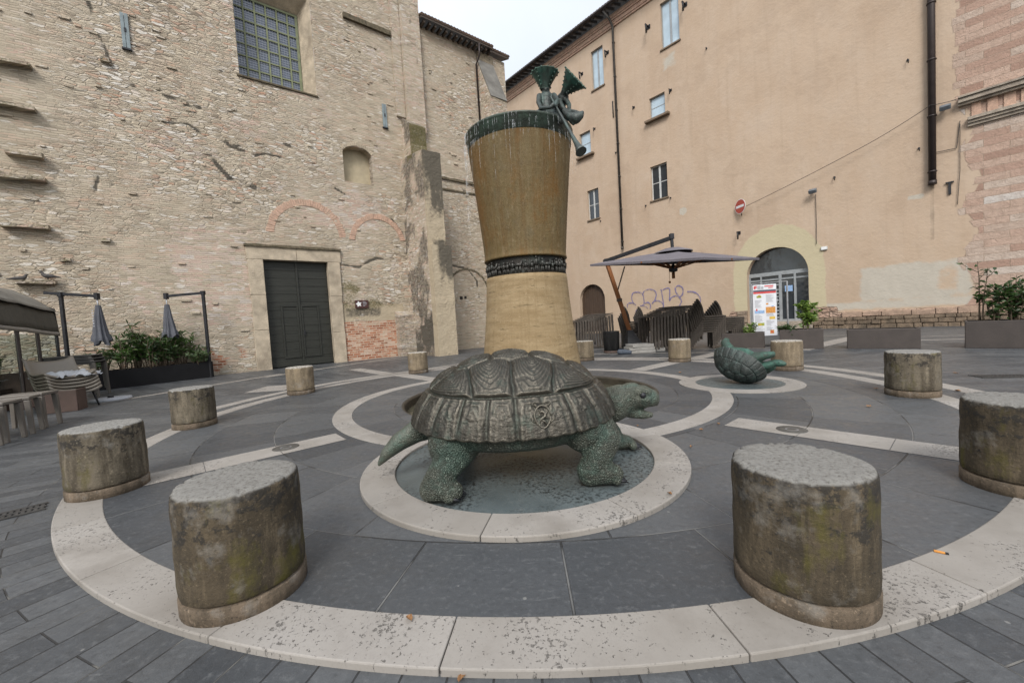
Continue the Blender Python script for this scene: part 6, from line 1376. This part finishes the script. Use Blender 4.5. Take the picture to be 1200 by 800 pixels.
for q in range(4):
    c0, c1 = cor[q], cor[(q+1) % 4]; b = len(V)
    for i in range(nn+1):
        s = i/nn
        for j in range(nn+1):
            f = j/nn; p = (c0*(1-f)+c1*f)*s; sag = -.10*math.sin(math.pi*f)*s*s*1.0; hgt = zp+(zr-zp)*(s**1.05)-sag*0-.05*math.sin(math.pi*f)*s*(1-s)*2; inn = 1-.045*math.sin(math.pi*f)*s; V.append((Cl[0]+p[0]*inn, Cl[1]+p[1]*inn, hgt+(TX*p[0]+TY*p[1])+.012*(fbm(np.array([p[0]*2]), np.array([p[1]*2]), 3)[0]-.5)))
    for i in range(nn):
        for j in range(nn): k = b+i*(nn+1)+j; F.append((k, k+nn+1, k+nn+2, k+1))
    bb = len(V)                                                        # valance strip hanging from the edge
    for j in range(nn+1):
        x, y, z = V[b+nn*(nn+1)+j]; V += [(x, y, z), (x*.999+Cl[0]*.001, y*.999+Cl[1]*.001, z-.08)]
    for j in range(nn): F.append((bb+2*j, bb+2*j+1, bb+2*j+3, bb+2*j+2))
mb = MB(); mb.add(V, F, True); cn = mb.build('canopy', M['canvas'], t)
mb = MB(); mb.lathe([(.06, .10), (.3, .08), (.72, -.06), (.74, -.10)], 24, (Cl[0], Cl[1], zp)); mb.build('vent_cap', M['canvas'], cn)
hub = np.array([Cl[0], Cl[1], float(atY(789, 315, 16.0)[2])-GZ]); mb = MB(); mb.bar(hub, (Cl[0], Cl[1], zp), .08, .08); mb.lathe([(.03, -.14), (.16, -.10), (.17, .06), (.10, .14), (.03, .15)], 16, hub); mb.build('hub', M['iron'], t); mb = MB(); mb.tube([hub-[0, 0, .14], hub-[0, 0, .38]], .06, 10); mb.tube([hub+[-.16, 0, 0], hub+[-.16, 0, -.5]], .008, 5); mb.box(hub+[-.16, 0, -.52], (.06, .06, .08)); mb.build('handle', M['pole'], t)
for q in range(8):
    e = cor[q//2] if q % 2 == 0 else (cor[q//2]+cor[(q//2+1) % 4])/2
    mb = MB(); mb.bar((Cl[0], Cl[1], zp-.06), (Cl[0]+e[0]*.97, Cl[1]+e[1]*.97, zr-.045+TX*e[0]+TY*e[1]), .045, .06); mb.build('rib', M['pole'], t)
    mb = MB(); mb.bar(hub, (Cl[0]+e[0]*.5, Cl[1]+e[1]*.5, (zp+zr)/2-.07+.5*(TX*e[0]+TY*e[1])), .045, .06); mb.build('strut', M['pole'], t)

# ================================================================== MENU BOARD, RIGHT PLANTERS
a = gnd(883, 404.5); b = np.array([a[0]+1.02, a[1]-.62, 0]); Ym = float(a[1]); Ld = (b-a)[:2]; an = math.atan2(Ld[1], Ld[0])
t = thing('menu_board', 'tall white menu board with coloured food pictures on a steel stand', 'menu board', (a[0], a[1], GZ), R(-14)); H0, H1 = .42, 2.62
wB = .88
mb = MB(); mb.bar((-.02, 0, 0), (-.02, 0, H1), .045, .045); mb.bar((1.30, .0, 0), (1.30, 0, H1+.02), .05, .05); mb.bar((-.02, 0, H1+.0), (1.30, 0, H1+.02), .035, .035); mb.build('stand', M['steel'], t); mb = MB(); mb.span((-.1, -.28, 0), (1.38, .28, .035)); mb.build('base_plate', M['iron'], t)
mb = MB(); mb.span((.02, -.025, H0), (.02+wB, .02, H1-.06)); bd = mb.build('board', M['board'], t, .006)
def pr_(name, m, rects, y=-.031):
    mb = MB()
    for x0, z0, x1, z1 in rects: mb.span((.02+x0*wB, y, H0+z0*(H1-.06-H0)), (.02+x1*wB, -.026, H0+z1*(H1-.06-H0)))
    mb.build(name, m, bd)
pr_('red_stripe', M['pred'], [(.02, .825, .98, .86)]); pr_('navy_stripe', M['navy'], [(.02, .862, .98, .895)])
pr_('header_print', M['pred'], [(.05, .92, .12, .975), (.13, .93, .17, .985), (.50, .955, .88, .975), (.66, .925, .86, .94)]); pr_('header_logo', M['pgrey'], [(.20, .91, .34, .98), (.36, .91, .46, .965)])
pr_('food_picture', M['pgreen'], [(.16, .745, .36, .785), (.18, .20, .46, .255)]); pr_('food_picture', M['pyel'], [(.68, .32, .92, .37), (.20, .205, .34, .235)]); pr_('food_picture', M['porange'], [(.54, .44, .94, .56), (.22, .75, .32, .80), (.55, .605, .65, .635), (.70, .04, .86, .11)]); pr_('food_picture', M['pblue'], [(.06, .44, .48, .50), (.78, .555, .88, .58)]); pr_('food_picture', M['pred'], [(.12, .49, .18, .53), (.74, .06, .82, .085)], -.033)
rs = random.Random(6); lines = []
for z0, z1, x0, x1 in ((.55, .70, .08, .40), (.65, .80, .55, .92), (.27, .41, .06, .42), (.20, .30, .55, .92), (.10, .17, .06, .48), (.10, .17, .55, .88), (.02, .07, .06, .42), (.38, .43, .55, .9)):
    z = z1
    while z > z0: lines.append((x0, z-.008, x0+(x1-x0)*rs.uniform(.45, 1), z)); z -= .019
pr_('menu_lettering', M['pgrey'], lines)
def box_at(label, pf, qf, dep, h, m, px_far=None):
    a, b = gnd(*pf), gnd(*qf); d = (b-a)[:2]; L = float(np.hypot(*d))*1.03; n = a[:2]/np.hypot(*a[:2]); d = np.array([n[1], -n[0]]); c = a[:2]+d*L/2+n*dep/2; return planter(label, (c[0], c[1], GZ), math.atan2(d[1], d[0]), (L, dep, h), m), c, math.atan2(d[1], d[0]), L
_, cA, aA, LA = box_at('dark brown planter with a young tree in front of the arched entrance', (914, 408), (957, 406), .95, .72, M['brown_box'])
planter('dark brown planter half hidden behind the menu board', (cA[0]-1.3, cA[1]+1.5, GZ), aA, (1.5, .9, .62), M['brown_box'])
_, cB, aB, LB = box_at('low empty dark planter standing between the entrance and the tall shrubs', (993, 407.5), (1072, 406), .9, .66, M['brown_box'])
_, cC, aC, LC = box_at('dark planter with tall shrubs at the right edge', (1131, 406.5), (1225, 404), .95, .82, M['brown_box'])
plant('young_tree', 'pale leaved young tree in the planter before the glass entrance', 'shrub', (cA[0]+.18, cA[1]-.05, .55), 1.62, .30, 3, 44, .20, .085, M['leaf_light'], 81, None, .12, 6, .1)
plant('low_shrub', 'small dark succulent at the left of the entrance planter', 'shrub', (cA[0]-.52, cA[1], .55), .42, .30, 9, 16, .20, .05, M['leaf_dark'], 82, None, .1, 1)
plant('low_shrub', 'small yellowish plant in the planter behind the menu board', 'shrub', (cA[0]-1.0, cA[1]+1.5, .5), .55, .25, 8, 14, .2, .05, M['leaf_light'], 83, None, .1, 1)
dC = np.array([math.cos(aC), math.sin(aC)])
for i, (f, hp_, st, lab) in enumerate(((-.33, (1141, 286), 3, 'tallest thin shrub, its bare stem rising over the left end of the right hand planter'), (-.16, (1152, 325), 7, 'bushy dark shrub near the left end of the right hand planter'), (.02, (1172, 310), 9, 'dense dark shrub in the middle of the right hand planter'), (.20, (1186, 330), 8, 'leaning shrub at the picture edge in the right hand planter'), (.36, (1198, 308), 7, 'outermost shrub in the right hand planter, cut by the picture edge'))):
    b = cC+dC*LC*f; top = atY(*hp_, b[1]); plant('shrub', lab, 'shrub', (b[0], b[1], .7), float(top[2])-.7, .30 if i else .2, max(2, st-2), 18 if i else 12, .17, .085, M['leaf_dark'], 90+i, 'shrubs in the right hand planter', .08 if i else .2, 4, .1)
# bin behind the column
g = gnd(562, 405.5); t = thing('litter_bin', 'grey green bin standing by the church wall behind the column', 'bin', (g[0], g[1], GZ), CH.ang); mb = MB(); mb.add([(-.42, -.32, 0), (.42, -.32, 0), (.42, .32, 0), (-.42, .32, 0), (-.5, -.38, .72), (.5, -.38, .72), (.5, .38, .72), (-.5, .38, .72)], [(3, 2, 1, 0), (0, 1, 5, 4), (1, 2, 6, 5), (2, 3, 7, 6), (3, 0, 4, 7), (4, 5, 6, 7)]); mb.build('bin_body', M['bin'], t, .02); mb = MB(); mb.span((-.53, -.41, .70), (.53, .41, .79)); mb.build('lid', M['bin'], t, .03)

# ================================================================== SMALL THINGS ON THE GROUND, PIGEONS
def grate(label, p, q, wdt):
    a, b = gnd(*p, GZ), gnd(*q, GZ); d = (b-a)[:2]; L = float(np.hypot(*d)); c = (a+b)/2; t = thing('drain_grate', label, 'drain', (c[0], c[1], GZ), math.atan2(d[1], d[0])); mb = MB(); mb.span((-L/2, -wdt/2, .001), (L/2, wdt/2, .004)); mb.build('void', M['hole'], t)
    mb = MB(); n = max(8, int(L/.055))
    for k in range(n+1): x = -L/2+L*k/n; mb.span((x-.013, -wdt/2, .003), (x+.013, wdt/2, .012))
    for y in (-wdt/2, 0, wdt/2): mb.span((-L/2-.03, y-.022, .002), (L/2+.03, y+.022, .014))
    mb.build('grille', M['grille'], t)
grate('long iron drain grate in the paving in front of the right hand planter', (1145, 441.5), (1215, 440.5), .32)
grate('iron drain grate in the dark planks left of the lichen spotted bollard', (-12, 609), (50, 594), .22)
for (x, y), lab in (((335, 524.5), 'round drain cover set in the left radial band'), ((928, 503.5), 'round drain cover set in the right radial band')):
    g = gnd(x, y); t = thing('drain_cover', lab, 'drain cover', (g[0], g[1], .005), 0, 'round drain covers in the radial bands'); mb = MB(); mb.lathe([(.06, .004), (.17, .004), (.172, 0)], 32); mb.lathe([(.001, .002), (.06, .002)], 32); mb.build('iron_ring', M['manhole'], t); mb = MB(); mb.lathe([(.055, .0045), (.075, .0045)], 24); mb.build('pale_ring', M['steel'], t)
rs = random.Random(13)
LV = [((785, 586), 'dry orange leaf on the edge of the turtle ring'), ((747, 500), 'dry brown leaf behind the turtle head'), ((797, 437), 'dry leaf on the slate behind the turtle pond'), ((1120, 435.5), 'brown leaf on the paving beyond the stained bollard'), ((1027, 456), 'dry leaf at the foot of the stained bollard'), ((1018, 477), 'yellow leaf on the slate between the right hand bollards'), ((927, 397), 'brown leaf near the entrance planter'), ((842, 498), 'tan leaf at the inner end of the right radial band'), ((822, 505), 'brown leaf beside the fountain ring below the pale band'), ((1122, 456), 'dry leaf right of the stained bollard'), ((480, 728), 'small brown leaf on the slate below the turtle ring'), ((810, 525), 'reddish leaf on the slate right of the turtle'), ((540, 789), 'curled dry leaf against the outside of the plaza rim')]
for (x, y), lab in LV:
    g = gnd(x, y); s = .019 if y > 480 else .034; mb = MB(); V = []
    for k in range(9): q = 2*math.pi*k/8; V.append((s*1.5*math.cos(q)*(.8+.3*rs.random()), s*.8*math.sin(q)*(.8+.4*rs.random()), .012+.02*abs(math.sin(q))*rs.random()))
    mb.add([(0, 0, .006)]+V[:8], [(0, k+1, (k+1) % 8+1) for k in range(8)]); o = mb.build('fallen_leaf', M['leafdry']); on_ring = np.hypot(*(g[:2]-TC)) < 1.81 and np.hypot(*(g[:2]-TC)) > 1.45
    r_ = np.hypot(*(g[:2]-PC)); o.location = (g[0], g[1], .050 if on_ring else (.009 if r_ < 6.95 else GZ+.003)); o.rotation_euler.z = rs.uniform(0, 6); tag(o, lab, 'leaf', 'dry leaves scattered on the paving')
g = gnd(1103, 649); t = thing('plastic_lighter', 'small orange lighter with a dark tip lying on the right of the plaza rim', 'lighter', (g[0], g[1], .007), R(-38)); mb = MB(); t.scale = (.6, .6, .6); mb.span((-.055, -.011, 0), (.028, .011, .02)); mb.build('body', M['stick'], t, .005); mb = MB(); mb.span((.029, -.010, .001), (.055, .010, .018)); mb.build('tip', M['iron'], t, .003)
def pigeon(px, py, rz, label):
    u, z = CH.hit(px, py, -.2); t = thing('pigeon', label, 'pigeon', CH.world(u, -.2, z), rz); organic('body', [[(-.30, 0, .17, .03), (-.12, 0, .19, .085), (.05, 0, .20, .105), (.14, 0, .26, .075), (.17, 0, .34, .05), (.20, 0, .38, .052)], [(.24, 0, .375, .022), (.28, 0, .365, .008)], [(.02, .04, .10, .02), (.02, .04, .0, .014)], [(.02, -.04, .10, .02), (.02, -.04, .0, .014)], [(-.30, 0, .165, .04), (-.40, 0, .15, .02)]], M['feather'], t, .012, 2); t.scale = (.8,)*3; return t
pigeon(24, 331.5, CH.ang+.4, 'dark pigeon sitting upright just above the awning'); pigeon(57, 328.5, CH.ang+math.pi, 'dark pigeon crouching on the brick ledge of the church wall')

# ================================================================== LIGHT, SKY, CAMERA
w = bpy.data.worlds.new("World"); SC.world = w; w.use_nodes = True; nt = w.node_tree; nt.nodes.clear()
sky = nt.nodes.new('ShaderNodeTexSky'); sky.sky_type = 'NISHITA'; sky.sun_disc = False; SUN_EL, SUN_AZ = R(42), R(188)
sky.sun_elevation = SUN_EL; sky.sun_rotation = SUN_AZ; sky.dust_density = 3; sky.air_density = 1.2
b1 = nt.nodes.new('ShaderNodeBackground'); b1.inputs[1].default_value = .05; nt.links.new(sky.outputs[0], b1.inputs[0])
# closed cloud cover: brighter towards the zenith, with faint cloud structure
tc = nt.nodes.new('ShaderNodeTexCoord'); nz = nt.nodes.new('ShaderNodeTexNoise'); nz.inputs['Scale'].default_value = 2.2; nz.inputs['Detail'].default_value = 6; nt.links.new(tc.outputs['Generated'], nz.inputs['Vector'])
sp = nt.nodes.new('ShaderNodeSeparateXYZ'); nt.links.new(tc.outputs['Generated'], sp.inputs[0])
mr = nt.nodes.new('ShaderNodeMapRange'); nt.links.new(sp.outputs[2], mr.inputs[0]); mr.inputs[1].default_value = 0; mr.inputs[2].default_value = 1; mr.inputs[3].default_value = .28; mr.inputs[4].default_value = .71
m2 = nt.nodes.new('ShaderNodeMapRange'); nt.links.new(nz.outputs['Fac'], m2.inputs[0]); m2.inputs[1].default_value = .3; m2.inputs[2].default_value = .7; m2.inputs[3].default_value = .86; m2.inputs[4].default_value = 1.08
mu = nt.nodes.new('ShaderNodeMath'); mu.operation = 'MULTIPLY'; nt.links.new(mr.outputs[0], mu.inputs[0]); nt.links.new(m2.outputs[0], mu.inputs[1])
b2 = nt.nodes.new('ShaderNodeBackground'); b2.inputs[0].default_value = (.955, .975, 1.0, 1); nt.links.new(mu.outputs[0], b2.inputs[1])
ad = nt.nodes.new('ShaderNodeAddShader'); nt.links.new(b1.outputs[0], ad.inputs[0]); nt.links.new(b2.outputs[0], ad.inputs[1])
wo = nt.nodes.new('ShaderNodeOutputWorld'); nt.links.new(ad.outputs[0], wo.inputs[0])
sun = bpy.data.lights.new('sun', 'SUN'); sun.energy = 1.5; sun.angle = R(20); sun.color = (1.0, .975, .945); so = bpy.data.objects.new('sun', sun); COL.objects.link(so)
# direction towards the sun (azimuth as the sky texture counts it: from +Y, clockwise)
dx, dy, dz = math.sin(SUN_AZ)*math.cos(SUN_EL), math.cos(SUN_AZ)*math.cos(SUN_EL), math.sin(SUN_EL)
so.rotation_euler = Vector((dx, dy, dz)).to_track_quat('Z', 'Y').to_euler(); so.location = (0, 0, 60)
cam = bpy.data.cameras.new('camera'); cam.sensor_width = 36; cam.lens = 36*FPX/1200; cam.clip_start = .05; cam.clip_end = 2000
co = bpy.data.objects.new('camera', cam); COL.objects.link(co); Rm_ = Matrix([[RT[0], UP[0], -FWD[0]], [RT[1], UP[1], -FWD[1]], [RT[2], UP[2], -FWD[2]]]); co.matrix_world = Matrix.Translation(CAM)@Rm_.to_4x4(); SC.camera = co
bpy.context.view_layer.update()
# to metres
for o in list(bpy.data.objects):
    if o.parent is None and o.type not in ('LIGHT',):
        o.location = o.location*SCALE
        if o.type != 'CAMERA': o.scale = o.scale*SCALE
vs_ = SC.view_settings; vs_.view_transform = 'Standard'; vs_.look = 'None'; vs_.exposure = .74; vs_.gamma = 1; vs_.use_curve_mapping = False
SC.render.engine = 'CYCLES'; cy = SC.cycles; cy.max_bounces = 6; cy.diffuse_bounces = 3; cy.glossy_bounces = 3; cy.transparent_max_bounces = 8; cy.use_denoising = True; cy.caustics_reflective = False; cy.caustics_refractive = False
